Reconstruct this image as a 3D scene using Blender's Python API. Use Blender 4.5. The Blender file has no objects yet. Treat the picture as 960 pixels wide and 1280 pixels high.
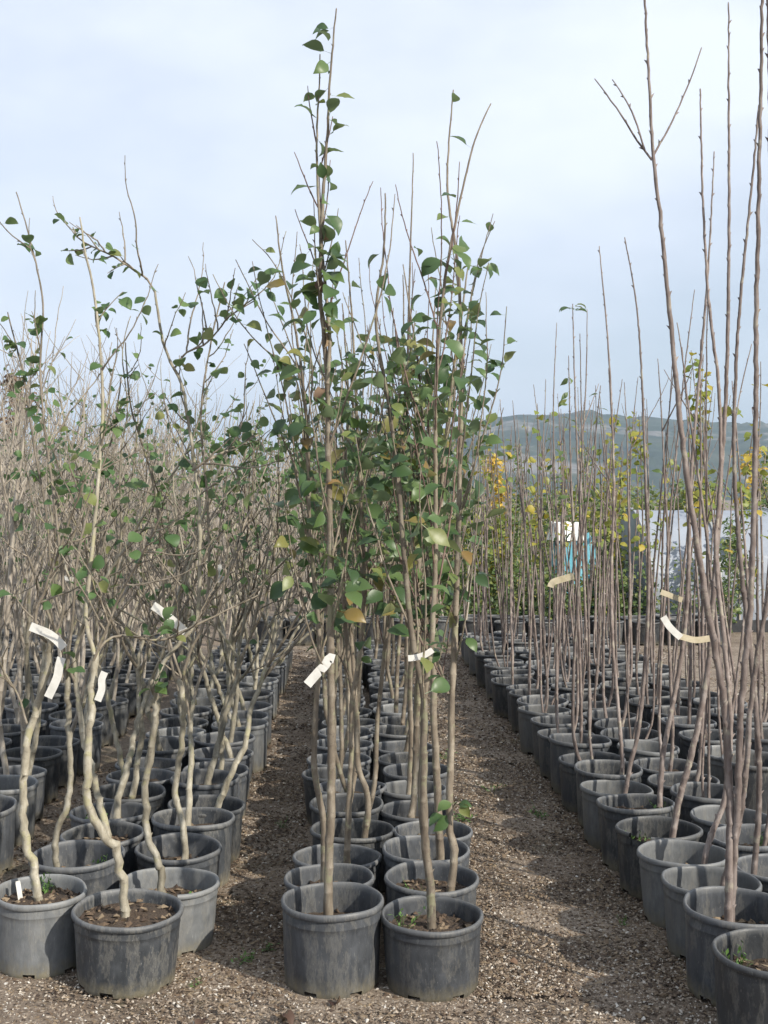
import bpy, math, random
import numpy as np
from mathutils import Vector, Matrix

# ------------------------------------------------------------------ camera, sky, sun, exposure
scn = bpy.context.scene
CAM_H = 1.764
cd = bpy.data.cameras.new('camera')
cam = bpy.data.objects.new('camera', cd)
scn.collection.objects.link(cam)
cam.location = (0, 0, CAM_H)
cam.rotation_euler = (math.radians(90), 0, 0)
cd.sensor_fit = 'VERTICAL'
cd.sensor_height = 36.0
cd.lens = 42.75
cd.shift_x = 0.0406
cd.shift_y = -0.0141
cd.clip_start = 0.05
cd.clip_end = 9000
scn.camera = cam

SUN_EL, SUN_H = math.radians(30), (0.72, -0.69)          # elevation, horizontal direction to the sun
w = bpy.data.worlds.new('World')
scn.world = w
w.use_nodes = True
nt = w.node_tree
nt.nodes.clear()
N = nt.nodes.new
sky = N('ShaderNodeTexSky')
sky.sky_type = 'NISHITA'
sky.sun_disc = False
sky.sun_elevation = SUN_EL
sky.sun_rotation = math.atan2(SUN_H[0], SUN_H[1])
sky.altitude = 100
sky.air_density = 1.0
sky.dust_density = 1.5
tc = N('ShaderNodeTexCoord')
mp = N('ShaderNodeMapping')
mp.inputs['Scale'].default_value = (1.0, 1.0, 2.2)
mp.inputs['Location'].default_value = (0.35, 0.1, 0.62)
n1 = N('ShaderNodeTexNoise')
n1.inputs['Scale'].default_value = 2.1
n1.inputs['Detail'].default_value = 5
n1.inputs['Roughness'].default_value = 0.5
rp = N('ShaderNodeValToRGB')
rp.color_ramp.elements[0].position = 0.36
rp.color_ramp.elements[0].color = (0.46, 0.46, 0.46, 1)
rp.color_ramp.elements[1].position = 0.64
rp.color_ramp.elements[1].color = (0.93, 0.93, 0.93, 1)
mx = N('ShaderNodeMix')
mx.data_type = 'RGBA'
bg = N('ShaderNodeBackground')
bg.inputs['Strength'].default_value = 0.10
wo = N('ShaderNodeOutputWorld')
L = nt.links.new
L(tc.outputs['Generated'], mp.inputs['Vector'])
L(mp.outputs['Vector'], n1.inputs['Vector'])
L(n1.outputs['Fac'], rp.inputs['Fac'])
L(rp.outputs['Color'], mx.inputs['Factor'])
L(sky.outputs['Color'], mx.inputs['A'])
mx.inputs['B'].default_value = (8.3, 8.8, 9.8, 1)
L(mx.outputs['Result'], bg.inputs['Color'])
L(bg.outputs['Background'], wo.inputs['Surface'])

sl = bpy.data.lights.new('sun', 'SUN')
sl.energy = 4.8
sl.angle = math.radians(0.8)
sl.color = (1.0, 0.93, 0.82)
so = bpy.data.objects.new('sun', sl)
scn.collection.objects.link(so)
dsun = Vector((SUN_H[0] * math.cos(SUN_EL), SUN_H[1] * math.cos(SUN_EL), math.sin(SUN_EL)))
so.rotation_euler = dsun.to_track_quat('Z', 'Y').to_euler()
scn.view_settings.view_transform = 'Standard'
scn.view_settings.look = 'None'
scn.view_settings.exposure = 0.38
scn.view_settings.gamma = 1.0
scn.view_settings.use_curve_mapping = False
scn.cycles.max_bounces = 6
scn.cycles.transparent_max_bounces = 8
scn.cycles.volume_bounces = 0

# ------------------------------------------------------------------ materials
def mat(name):
    m = bpy.data.materials.new(name)
    m.use_nodes = True
    t = m.node_tree
    t.nodes.clear()
    o = t.nodes.new('ShaderNodeOutputMaterial')
    p = t.nodes.new('ShaderNodeBsdfPrincipled')
    t.links.new(p.outputs[0], o.inputs['Surface'])
    return m, t, p, o

def nd(t, kind, **kw):
    n = t.nodes.new('ShaderNode' + kind)
    for k, v in kw.items():
        if k in n.inputs:
            n.inputs[k].default_value = v
        else:
            setattr(n, k, v)
    return n

def ramp(t, src, stops):
    r = t.nodes.new('ShaderNodeValToRGB')
    e = r.color_ramp.elements
    while len(e) < len(stops):
        e.new(0.5)
    for i, (p, c) in enumerate(stops):
        e[i].position = p
        e[i].color = (*c, 1) if len(c) == 3 else c
    t.links.new(src, r.inputs['Fac'])
    return r

def mixc(t, fac, a, b, mode='MIX'):
    m = t.nodes.new('ShaderNodeMix')
    m.data_type = 'RGBA'
    m.blend_type = mode
    for s, v in (('Factor', fac), ('A', a), ('B', b)):
        if hasattr(v, 'is_linked'):
            t.links.new(v, m.inputs[s])
        else:
            m.inputs[s].default_value = v if s == 'Factor' else (*v, 1)
    return m.outputs['Result']

def coords(t, scale=(1, 1, 1), obj_random=True):
    """object coordinates, shifted by the object's random number so that alike things wear differently"""
    tc = t.nodes.new('ShaderNodeTexCoord')
    mp = t.nodes.new('ShaderNodeMapping')
    mp.inputs['Scale'].default_value = scale
    t.links.new(tc.outputs['Object'], mp.inputs['Vector'])
    if obj_random:
        oi = t.nodes.new('ShaderNodeObjectInfo')
        mu = t.nodes.new('ShaderNodeMath')
        mu.operation = 'MULTIPLY'
        mu.inputs[1].default_value = 37.0
        t.links.new(oi.outputs['Random'], mu.inputs[0])
        t.links.new(mu.outputs[0], mp.inputs['Location'])
    return mp.outputs['Vector']

def noise(t, vec, scale, detail=4, rough=0.55):
    n = nd(t, 'TexNoise', Scale=scale, Detail=detail, Roughness=rough)
    t.links.new(vec, n.inputs['Vector'])
    return n.outputs['Fac']

def bump(t, p, h, strength, dist):
    b = nd(t, 'Bump', Strength=strength, Distance=dist)
    t.links.new(h, b.inputs['Height'])
    t.links.new(b.outputs[0], p.inputs['Normal'])

M = {}

def bark(name, c0, c1, c2, spot, spot_amt):
    m, t, p, o = mat(name)
    v = coords(t, (1, 1, 0.35))
    a = noise(t, v, 26, 6, 0.6)
    col = ramp(t, a, [(0.28, c0), (0.5, c1), (0.72, c2)]).outputs['Color']
    v2 = coords(t, (1, 1, 1))
    s = noise(t, v2, 14, 5, 0.65)
    sm = ramp(t, s, [(0.62 - spot_amt, (0, 0, 0)), (0.70 - spot_amt, (1, 1, 1))])
    col = mixc(t, sm.outputs['Color'], col, spot)
    v3 = coords(t, (1, 1, 1.8))
    l = noise(t, v3, 60, 4, 0.6)
    lm = ramp(t, l, [(0.60, (0, 0, 0)), (0.66, (1, 1, 1))])
    lf = nd(t, 'Math', operation='MULTIPLY')
    lf.inputs[1].default_value = 0.38
    t.links.new(lm.outputs['Color'], lf.inputs[0])
    col = mixc(t, lf.outputs[0], col, tuple(min(1, x * 0.6) for x in c0))
    oi = nd(t, 'ObjectInfo')
    hs = nd(t, 'HueSaturation')
    mr = nd(t, 'MapRange')
    mr.inputs['To Min'].default_value = 0.78
    mr.inputs['To Max'].default_value = 1.22
    t.links.new(oi.outputs['Random'], mr.inputs['Value'])
    t.links.new(mr.outputs[0], hs.inputs['Value'])
    t.links.new(col, hs.inputs['Color'])
    t.links.new(hs.outputs[0], p.inputs['Base Color'])
    p.inputs['Roughness'].default_value = 0.72
    bump(t, p, a, 0.55, 0.006)
    M[name] = m

bark('bark_pear', (0.085, 0.066, 0.048), (0.17, 0.138, 0.100), (0.285, 0.25, 0.195), (0.21, 0.20, 0.125), 0.08)
bark('bark_apple', (0.12, 0.105, 0.075), (0.25, 0.225, 0.17), (0.41, 0.385, 0.315), (0.27, 0.25, 0.155), 0.07)
bark('bark_limb', (0.10, 0.085, 0.06), (0.19, 0.16, 0.12), (0.29, 0.25, 0.20), (0.27, 0.25, 0.14), 0.03)
bark('bark_slender', (0.085, 0.062, 0.054), (0.165, 0.130, 0.114), (0.285, 0.245, 0.222), (0.27, 0.24, 0.19), 0.05)
bark('bark_bare', (0.17, 0.145, 0.115), (0.31, 0.27, 0.22), (0.46, 0.42, 0.36), (0.33, 0.29, 0.20), 0.02)
bark('twig_red', (0.075, 0.042, 0.035), (0.135, 0.085, 0.068), (0.20, 0.14, 0.11), (0.20, 0.15, 0.11), 0.0)

def leafmat(name, stops, under, trans, rough=0.38):
    m, t, p, o = mat(name)
    oi = nd(t, 'ObjectInfo')
    at = nd(t, 'Attribute')
    at.attribute_name = 'tint'
    ad = nd(t, 'Math', operation='ADD')
    t.links.new(oi.outputs['Random'], ad.inputs[0])
    t.links.new(at.outputs['Fac'], ad.inputs[1])
    fr = nd(t, 'Math', operation='FRACT')
    t.links.new(ad.outputs[0], fr.inputs[0])
    col = ramp(t, fr.outputs[0], stops).outputs['Color']
    tcn = nd(t, 'TexCoord')
    nz = noise(t, tcn.outputs['Object'], 2.2, 4, 0.6)
    spots = ramp(t, nz, [(0.62, (0, 0, 0)), (0.74, (1, 1, 1))])
    mu = nd(t, 'Math', operation='MULTIPLY')
    mu.inputs[1].default_value = 0.45
    t.links.new(spots.outputs['Color'], mu.inputs[0])
    col = mixc(t, mu.outputs[0], col, (0.13, 0.11, 0.025))
    ge = nd(t, 'NewGeometry')
    col = mixc(t, ge.outputs['Backfacing'], col, mixc(t, 0.5, col, under))
    t.links.new(col, p.inputs['Base Color'])
    p.inputs['Roughness'].default_value = rough
    p.inputs['Specular IOR Level'].default_value = 0.5
    tr = nd(t, 'BsdfTranslucent')
    hs = nd(t, 'HueSaturation', Saturation=1.15, Value=1.5)
    t.links.new(col, hs.inputs['Color'])
    t.links.new(hs.outputs[0], tr.inputs['Color'])
    ms = nd(t, 'MixShader')
    ms.inputs['Fac'].default_value = trans
    t.links.new(p.outputs[0], ms.inputs[1])
    t.links.new(tr.outputs[0], ms.inputs[2])
    t.links.new(ms.outputs[0], o.inputs['Surface'])
    M[name] = m

leafmat('leaf_pear', [(0.0, (0.040, 0.078, 0.030)), (0.40, (0.066, 0.120, 0.042)), (0.78, (0.105, 0.165, 0.052)), (0.93, (0.17, 0.19, 0.055)), (1.0, (0.24, 0.15, 0.05))], (0.19, 0.23, 0.14), 0.28, 0.42)
leafmat('leaf_apple', [(0.0, (0.040, 0.085, 0.030)), (0.5, (0.075, 0.140, 0.045)), (0.9, (0.125, 0.19, 0.06)), (1.0, (0.20, 0.19, 0.06))], (0.17, 0.22, 0.12), 0.3, 0.5)
leafmat('leaf_yellow', [(0.0, (0.11, 0.16, 0.030)), (0.4, (0.19, 0.235, 0.045)), (0.8, (0.32, 0.31, 0.06)), (1.0, (0.46, 0.34, 0.05))], (0.28, 0.28, 0.10), 0.35, 0.5)
leafmat('leaf_green', [(0.0, (0.055, 0.095, 0.03)), (0.5, (0.10, 0.155, 0.045)), (0.9, (0.18, 0.21, 0.06)), (1.0, (0.28, 0.24, 0.05))], (0.17, 0.2, 0.10), 0.3, 0.5)
leafmat('leaf_gold', [(0.0, (0.30, 0.25, 0.05)), (0.5, (0.52, 0.38, 0.06)), (1.0, (0.66, 0.44, 0.07))], (0.4, 0.32, 0.1), 0.35, 0.5)
leafmat('leaf_dead', [(0.0, (0.055, 0.030, 0.022)), (0.5, (0.15, 0.090, 0.055)), (1.0, (0.25, 0.18, 0.11))], (0.2, 0.15, 0.1), 0.12, 0.7)

def potmat(name, base, light):
    m, t, p, o = mat(name)
    v = coords(t)
    a = noise(t, v, 5, 6, 0.62)
    col = ramp(t, a, [(0.30, base), (0.62, tuple((x + y) / 2 for x, y in zip(base, light))), (0.8, light)]).outputs['Color']
    # vertical scuffs and water marks
    v2 = coords(t, (2.2, 2.2, 0.7))
    s = noise(t, v2, 4, 6, 0.65)
    sm = ramp(t, s, [(0.50, (0, 0, 0)), (0.75, (0.5, 0.5, 0.5))])
    col = mixc(t, sm.outputs['Color'], col, tuple(x * 1.25 for x in light))
    # dried earth splashed up from the ground
    tcn = nd(t, 'TexCoord')
    sx = nd(t, 'SeparateXYZ')
    t.links.new(tcn.outputs['Object'], sx.inputs[0])
    mr = nd(t, 'MapRange')
    mr.inputs['From Min'].default_value = 0.36
    mr.inputs['From Max'].default_value = 0.0
    t.links.new(sx.outputs['Z'], mr.inputs['Value'])
    n2 = noise(t, v, 9, 5, 0.65)
    mm = nd(t, 'Math', operation='MULTIPLY')
    t.links.new(mr.outputs[0], mm.inputs[0])
    t.links.new(n2, mm.inputs[1])
    dm = ramp(t, mm.outputs[0], [(0.16, (0, 0, 0)), (0.52, (0.85, 0.85, 0.85))])
    col = mixc(t, dm.outputs['Color'], col, (0.17, 0.15, 0.10))
    # pale water marks and scratches
    n3 = noise(t, coords(t, (1, 1, 0.45)), 3.2, 8, 0.72)
    wm = ramp(t, n3, [(0.50, (0, 0, 0)), (0.56, (0.34, 0.34, 0.34)), (0.60, (0.06, 0.06, 0.06)), (0.72, (0.30, 0.30, 0.30))])
    col = mixc(t, wm.outputs['Color'], col, (0.21, 0.20, 0.175))
    n4 = noise(t, coords(t, (7, 7, 1.2)), 9, 3, 0.5)
    sc = ramp(t, n4, [(0.685, (0, 0, 0)), (0.70, (0.55, 0.55, 0.55))])
    col = mixc(t, sc.outputs['Color'], col, (0.26, 0.26, 0.25))
    # lip turns paler towards its top edge
    lip = ramp(t, sx.outputs['Z'], [(0.93, (0, 0, 0)), (0.985, (0.30, 0.30, 0.30))])
    col = mixc(t, lip.outputs['Color'], col, (0.25, 0.25, 0.245))
    oi = nd(t, 'ObjectInfo')
    hs = nd(t, 'HueSaturation')
    m2 = nd(t, 'MapRange')
    m2.inputs['To Min'].default_value = 0.72
    m2.inputs['To Max'].default_value = 1.22
    t.links.new(oi.outputs['Random'], m2.inputs['Value'])
    t.links.new(m2.outputs[0], hs.inputs['Value'])
    t.links.new(col, hs.inputs['Color'])
    t.links.new(hs.outputs[0], p.inputs['Base Color'])
    rr = ramp(t, a, [(0.3, (0.42, 0.42, 0.42)), (0.7, (0.62, 0.62, 0.62))])
    t.links.new(rr.outputs['Color'], p.inputs['Roughness'])
    p.inputs['Specular IOR Level'].default_value = 0.4
    bump(t, p, noise(t, v, 30, 5, 0.7), 0.25, 0.003)
    M[name] = m

potmat('pot_plastic', (0.040, 0.044, 0.050), (0.088, 0.095, 0.105))
potmat('pot_faded', (0.092, 0.097, 0.100), (0.17, 0.177, 0.180))
potmat('pot_dark', (0.024, 0.027, 0.031), (0.060, 0.065, 0.071))

def simple(name, c0, c1, scale, rough=0.8, b=0.4, bd=0.01):
    m, t, p, o = mat(name)
    v = coords(t)
    a = noise(t, v, scale, 6, 0.65)
    c = ramp(t, a, [(0.3, c0), (0.7, c1)])
    t.links.new(c.outputs['Color'], p.inputs['Base Color'])
    p.inputs['Roughness'].default_value = rough
    bump(t, p, a, b, bd)
    M[name] = m

simple('soil', (0.030, 0.021, 0.015), (0.12, 0.085, 0.058), 38, 0.95, 0.8, 0.015)
simple('paper', (0.52, 0.51, 0.47), (0.68, 0.67, 0.63), 20, 0.6, 0.1, 0.002)
simple('paper_yellowed', (0.36, 0.31, 0.20), (0.52, 0.46, 0.33), 20, 0.6, 0.1, 0.002)
simple('straw', (0.22, 0.17, 0.10), (0.42, 0.34, 0.22), 9, 0.9, 0.2, 0.004)
simple('weed', (0.05, 0.12, 0.02), (0.12, 0.22, 0.05), 9, 0.6, 0.1, 0.004)
simple('sheeting', (0.22, 0.245, 0.285), (0.32, 0.35, 0.395), 1.3, 0.45, 0.3, 0.03)
simple('white_sheet', (0.74, 0.74, 0.72), (0.85, 0.85, 0.83), 3, 0.6, 0.4, 0.03)
simple('turquoise_tarp', (0.10, 0.36, 0.46), (0.20, 0.50, 0.60), 3, 0.5, 0.5, 0.03)
simple('black_film', (0.015, 0.016, 0.018), (0.04, 0.042, 0.045), 4, 0.5, 0.4, 0.03)
simple('steel', (0.30, 0.31, 0.32), (0.45, 0.46, 0.47), 12, 0.45, 0.1, 0.002)

def tintmat(name, stops, rough=0.9):
    """joined small pieces: each piece carries its own tint"""
    m, t, p, o = mat(name)
    at = nd(t, 'Attribute')
    at.attribute_name = 'tint'
    c = ramp(t, at.outputs['Fac'], stops)
    v = coords(t, obj_random=False)
    a = noise(t, v, 120, 4, 0.6)
    cc = mixc(t, 0.5, c.outputs['Color'], ramp(t, a, [(0.3, (0.35, 0.35, 0.35)), (0.7, (1, 1, 1))]).outputs['Color'], 'MULTIPLY')
    t.links.new(cc, p.inputs['Base Color'])
    p.inputs['Roughness'].default_value = rough
    M[name] = m

tintmat('chips', [(0.0, (0.12, 0.088, 0.062)), (0.45, (0.27, 0.21, 0.155)), (0.8, (0.44, 0.375, 0.30)), (1.0, (0.70, 0.66, 0.59))])
tintmat('litter', [(0.0, (0.045, 0.030, 0.022)), (0.5, (0.14, 0.095, 0.06)), (1.0, (0.30, 0.23, 0.15))])

def groundmat():
    m, t, p, o = mat('earth')
    v = coords(t, obj_random=False)
    big = noise(t, v, 1.1, 5, 0.6)
    mid = noise(t, v, 9, 6, 0.65)
    fine = noise(t, v, 75, 5, 0.7)
    earth = ramp(t, fine, [(0.28, (0.045, 0.033, 0.024)), (0.5, (0.15, 0.112, 0.080)), (0.75, (0.30, 0.235, 0.175))]).outputs['Color']
    tan = ramp(t, fine, [(0.28, (0.10, 0.076, 0.056)), (0.5, (0.26, 0.21, 0.16)), (0.75, (0.48, 0.41, 0.33))]).outputs['Color']
    f = ramp(t, mixc(t, 0.45, big, mid), [(0.42, (0, 0, 0)), (0.60, (1, 1, 1))]).outputs['Color']
    col = mixc(t, f, earth, tan)
    vo = nd(t, 'TexVoronoi', Scale=95.0)
    t.links.new(v, vo.inputs['Vector'])
    st = ramp(t, vo.outputs['Distance'], [(0.16, (1, 1, 1)), (0.30, (0, 0, 0))])
    sc = nd(t, 'SeparateColor')
    t.links.new(vo.outputs['Color'], sc.inputs[0])
    pick = ramp(t, sc.outputs[0], [(0.62, (0, 0, 0)), (0.72, (1, 1, 1))])
    mu = nd(t, 'Math', operation='MULTIPLY')
    t.links.new(st.outputs['Color'], mu.inputs[0])
    t.links.new(pick.outputs['Color'], mu.inputs[1])
    stone = ramp(t, sc.outputs[1], [(0.0, (0.24, 0.20, 0.16)), (1.0, (0.62, 0.57, 0.49))]).outputs['Color']
    col = mixc(t, mu.outputs[0], col, stone)
    # a film of moss where few feet go
    mo = noise(t, v, 2.3, 5, 0.6)
    mm = ramp(t, mo, [(0.60, (0, 0, 0)), (0.72, (0.5, 0.5, 0.5))])
    col = mixc(t, mm.outputs['Color'], col, (0.085, 0.095, 0.035))
    t.links.new(col, p.inputs['Base Color'])
    p.inputs['Roughness'].default_value = 0.95
    h = mixc(t, 0.5, fine, mu.outputs[0])
    bump(t, p, h, 0.9, 0.012)
    M['earth'] = m

groundmat()

def hillmat():
    m, t, p, o = mat('hillside')
    v = coords(t, obj_random=False)
    a = noise(t, v, 0.016, 8, 0.7)
    c = ramp(t, a, [(0.32, (0.014, 0.026, 0.018)), (0.52, (0.035, 0.050, 0.028)), (0.70, (0.075, 0.08, 0.05))]).outputs['Color']
    ge = nd(t, 'NewGeometry')
    sx = nd(t, 'SeparateXYZ')
    t.links.new(ge.outputs['Normal'], sx.inputs[0])
    r = noise(t, v, 0.006, 6, 0.65)
    rk = ramp(t, r, [(0.53, (0, 0, 0)), (0.60, (1, 1, 1))])
    c = mixc(t, rk.outputs['Color'], c, ramp(t, a, [(0.3, (0.10, 0.095, 0.085)), (0.7, (0.27, 0.255, 0.235))]).outputs['Color'])
    t.links.new(c, p.inputs['Base Color'])
    p.inputs['Roughness'].default_value = 1.0
    M['hillside'] = m

hillmat()

# ------------------------------------------------------------------ mesh helpers
C = scn.collection

def link(name, mesh, m=None, parent=None, loc=None):
    o = bpy.data.objects.new(name, mesh)
    C.objects.link(o)
    if m is not None and not mesh.materials:
        mesh.materials.append(M[m])
    if parent is not None:
        o.parent = parent
    if loc is not None:
        o.location = loc
    return o

def thing(name, label, cat, loc=(0, 0, 0), rz=0.0, group=None):
    o = bpy.data.objects.new(name, None)
    C.objects.link(o)
    o.empty_display_size = 0.1
    o.location = loc
    o.rotation_euler = (0, 0, rz)
    o['label'] = label
    o['category'] = cat
    if group:
        o['group'] = group
    return o

class MB:
    """collects pieces of one mesh"""
    def __init__(s):
        s.v, s.f, s.t, s.n = [], [], [], 0
    def add(s, v, faces, tint=0.0):
        v = np.asarray(v, float)
        s.v.append(v)
        s.t.append(np.full(len(v), tint))
        for f in faces:
            f = np.asarray(f)
            s.f.extend((f + s.n).tolist())
        s.n += len(v)
    def mesh(s, name, m=None, smooth=True, tint=False):
        me = bpy.data.meshes.new(name)
        me.from_pydata(np.concatenate(s.v).tolist(), [], s.f)
        if smooth:
            me.polygons.foreach_set('use_smooth', [True] * len(me.polygons))
        if tint:
            a = me.attributes.new('tint', 'FLOAT', 'POINT')
            a.data.foreach_set('value', np.concatenate(s.t).astype(np.float32))
        if m:
            me.materials.append(M[m])
        me.update()
        return me

_quads = {}
def tube_faces(n, s):
    k = (n, s)
    if k not in _quads:
        i = np.arange(n - 1)[:, None] * s
        j = np.arange(s)[None, :]
        a = i + j
        b = i + (j + 1) % s
        q = np.stack([a, b, b + s, a + s], -1).reshape(-1, 4)
        tip = np.stack([(n - 1) * s + np.arange(s), (n - 1) * s + (np.arange(s) + 1) % s, np.full(s, n * s)], -1)
        _quads[k] = (q, tip)
    return _quads[k]

def tube(mb, P, R, s=6, rng=None, rough=0.0, buds=0.0, every=3, tint=0.0):
    """a tapered stem along P; buds are spikes pulled out of the ring at each node"""
    P = np.asarray(P, float)
    R = np.asarray(R, float)
    node = []
    if buds and rng is not None:
        sel = list(range(2, len(P) - 1, every))
        P2, R2 = [], []
        for i in range(len(P)):
            if i in sel:
                e = min(0.3, buds * 0.9 / max(1e-6, np.linalg.norm(P[i + 1] - P[i])))
                P2 += [P[i] + (P[i - 1] - P[i]) * e, P[i], P[i] + (P[i + 1] - P[i]) * e]
                R2 += [R[i], R[i] * 1.05, R[i]]
                node.append(len(P2) - 2)
            else:
                P2.append(P[i])
                R2.append(R[i])
        P, R = np.array(P2), np.array(R2)
    n = len(P)
    T = np.gradient(P, axis=0)
    T /= np.linalg.norm(T, axis=1)[:, None] + 1e-9
    ref = np.array([0.31, 0.95, 0.05]) if abs(T[:, 2].mean()) > 0.6 else np.array([0.1, 0.15, 0.98])
    A = np.cross(T, ref)
    A /= np.linalg.norm(A, axis=1)[:, None] + 1e-9
    B = np.cross(T, A)
    th = np.arange(s) * 2 * math.pi / s
    r = np.repeat(R[:, None], s, 1)
    if rough and rng is not None:
        r = r * (1 + rough * (rng.random((n, s)) - 0.5))
    lift = np.zeros((n, s))
    if buds and rng is not None:
        for k, i in enumerate(node):
            j = (k * 2 + int(rng.integers(0, 2))) % s
            L = buds * (0.5 + 0.9 * rng.random())
            r[i, j] += L
            lift[i, j] = L * 1.3
    V = P[:, None, :] + r[..., None] * (np.cos(th)[None, :, None] * A[:, None, :] + np.sin(th)[None, :, None] * B[:, None, :]) + lift[..., None] * T[:, None, :]
    V = np.concatenate([V.reshape(-1, 3), (P[-1] + T[-1] * R[-1] * 1.5)[None]])
    q, tip = tube_faces(n, s)
    mb.add(V, [q, tip], tint)

def resample(pts, step):
    """Catmull-Rom through pts"""
    P = np.asarray(pts, float)
    Q = np.concatenate([[2 * P[0] - P[1]], P, [2 * P[-1] - P[-2]]])
    out = []
    for i in range(1, len(Q) - 2):
        p0, p1, p2, p3 = Q[i - 1], Q[i], Q[i + 1], Q[i + 2]
        k = max(1, int(round(np.linalg.norm(p2 - p1) / step)))
        u = (np.arange(k) / k)[:, None]
        out.append(0.5 * ((2 * p1) + (-p0 + p2) * u + (2 * p0 - 5 * p1 + 4 * p2 - p3) * u ** 2 + (-p0 + 3 * p1 - 3 * p2 + p3) * u ** 3))
    out.append(P[-1][None])
    return np.concatenate(out)

def unit(v):
    v = np.asarray(v, float)
    return v / (np.linalg.norm(v) + 1e-9)

def walk(rng, p, d, L, step, wob, up=0.0, zig=0.0):
    """a growing shoot: direction drifts by wob per step and turns upwards by up"""
    n = max(3, int(L / step))
    P = [np.array(p, float)]
    d = unit(d)
    side = unit(np.cross(d, rng.normal(size=3)))
    for i in range(n):
        d = unit(d + rng.normal(size=3) * wob + np.array([0, 0, up]))
        P.append(P[-1] + d * (L / n) + side * zig * (1 if i % 2 else -1))
    return np.array(P)

def taper(n, r0, r1, pw=1.0):
    return r1 + (r0 - r1) * (1 - np.linspace(0, 1, n)) ** pw

# ---- leaves: unit-length blades, folded along the midrib and curling down, with their stalk
def leaf_mesh(name, m, wide, peak, curl, fold, wave, seed, stalk=0.32):
    rng = np.random.default_rng(seed)
    rows = 9
    V, F = [], []
    y, z, ang = stalk, 0.0, 0.25
    for i in range(rows):
        u = i / (rows - 1)
        if u < 1:
            k = math.log(0.5) / math.log(peak)
            wd = wide * max(0.0, math.sin(math.pi * u ** k)) ** (0.8 if wide > 0.34 else 0.95) * (1 - (0.2 if wide > 0.34 else 0.45) * u ** 3)
        else:
            wd = 0.0
        wd = max(wd, 0.008)
        hz = abs(wd) * fold
        wl, wr = wave * rng.normal(), wave * rng.normal()
        V += [(-wd, y - hz * math.sin(ang), z + hz + wl), (0, y, z), (wd, y - hz * math.sin(ang), z + hz + wr)]
        y += math.cos(ang) / rows
        z += math.sin(ang) / rows
        ang -= curl / rows * (0.5 + u)
    for i in range(rows - 1):
        a = i * 3
        F += [(a, a + 1, a + 4, a + 3), (a + 1, a + 2, a + 5, a + 4)]
    b = len(V)
    V += [(-0.012, 0, -0.02), (0.012, 0, -0.02)]
    F += [(b, b + 1, 2, 0)]
    me = bpy.data.meshes.new(name)
    me.from_pydata(V, [], F)
    me.polygons.foreach_set('use_smooth', [True] * len(F))
    me.materials.append(M[m])
    me.update()
    return me, np.array(V), F

LEAF = {
    'pear': [leaf_mesh('pear_leaf', 'leaf_pear', 0.275 + 0.025 * (i % 3), 0.46, 0.5 + 0.35 * i, 0.25 + 0.12 * (i % 3), 0.015, i) for i in range(5)],
    'apple': [leaf_mesh('apple_leaf', 'leaf_apple', 0.36 + 0.03 * (i % 2), 0.48, 0.4 + 0.45 * i, 0.18 + 0.12 * (i % 3), 0.012, 20 + i, 0.22) for i in range(4)],
    'long': [leaf_mesh('long_leaf', 'leaf_green', 0.20, 0.52, 0.7 + 0.5 * i, 0.3, 0.02, 40 + i, 0.2) for i in range(3)],
    'yellow': [leaf_mesh('yellow_leaf', 'leaf_yellow', 0.36, 0.42, 0.5 + 0.4 * i, 0.25, 0.03, 60 + i, 0.3) for i in range(3)],
    'dead': [leaf_mesh('dead_leaf', 'leaf_dead', 0.27, 0.45, 1.6 + 0.8 * i, 0.7, 0.05, 80 + i, 0.25) for i in range(3)],
}

def leaf_frame(p, d, nrm):
    y = unit(d)
    x = np.cross(y, nrm)
    if np.linalg.norm(x) < 1e-3:
        x = np.array([1.0, 0, 0])
    x = unit(x)
    z = np.cross(x, y)
    return x, y, z

def place_leaf(rng, kind, p, d, nrm, size, parent):
    x, y, z = leaf_frame(p, d, nrm)
    me = LEAF[kind][int(rng.integers(0, len(LEAF[kind])))][0]
    o = bpy.data.objects.new('leaf', me)
    C.objects.link(o)
    o.parent = parent
    m = Matrix.Identity(4)
    for i in range(3):
        m[i][0], m[i][1], m[i][2], m[i][3] = x[i] * size, y[i] * size, z[i] * size, p[i]
    o.matrix_local = m
    return o

def join_leaf(mb, rng, kind, p, d, nrm, size):
    x, y, z = leaf_frame(p, d, nrm)
    _, V, F = LEAF[kind][int(rng.integers(0, len(LEAF[kind])))]
    mb.add(np.asarray(p) + size * (V[:, :1] * x + V[:, 1:2] * y + V[:, 2:] * z), [np.array(f)[None] for f in F], float(rng.random()))

def leaf_dir(rng, axis, droop=0.0):
    """a blade leaving its shoot sideways, its upper face roughly to the sky"""
    a = rng.random() * 2 * math.pi
    out = np.array([math.cos(a), math.sin(a), 0.0])
    d = out * 0.85 + np.array([0, 0, rng.normal() * 0.55 - 0.05 - droop])
    nrm = np.array([rng.normal() * 0.6 + 0.15, rng.normal() * 0.5 - 0.45, 0.85])
    return d, nrm

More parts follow.
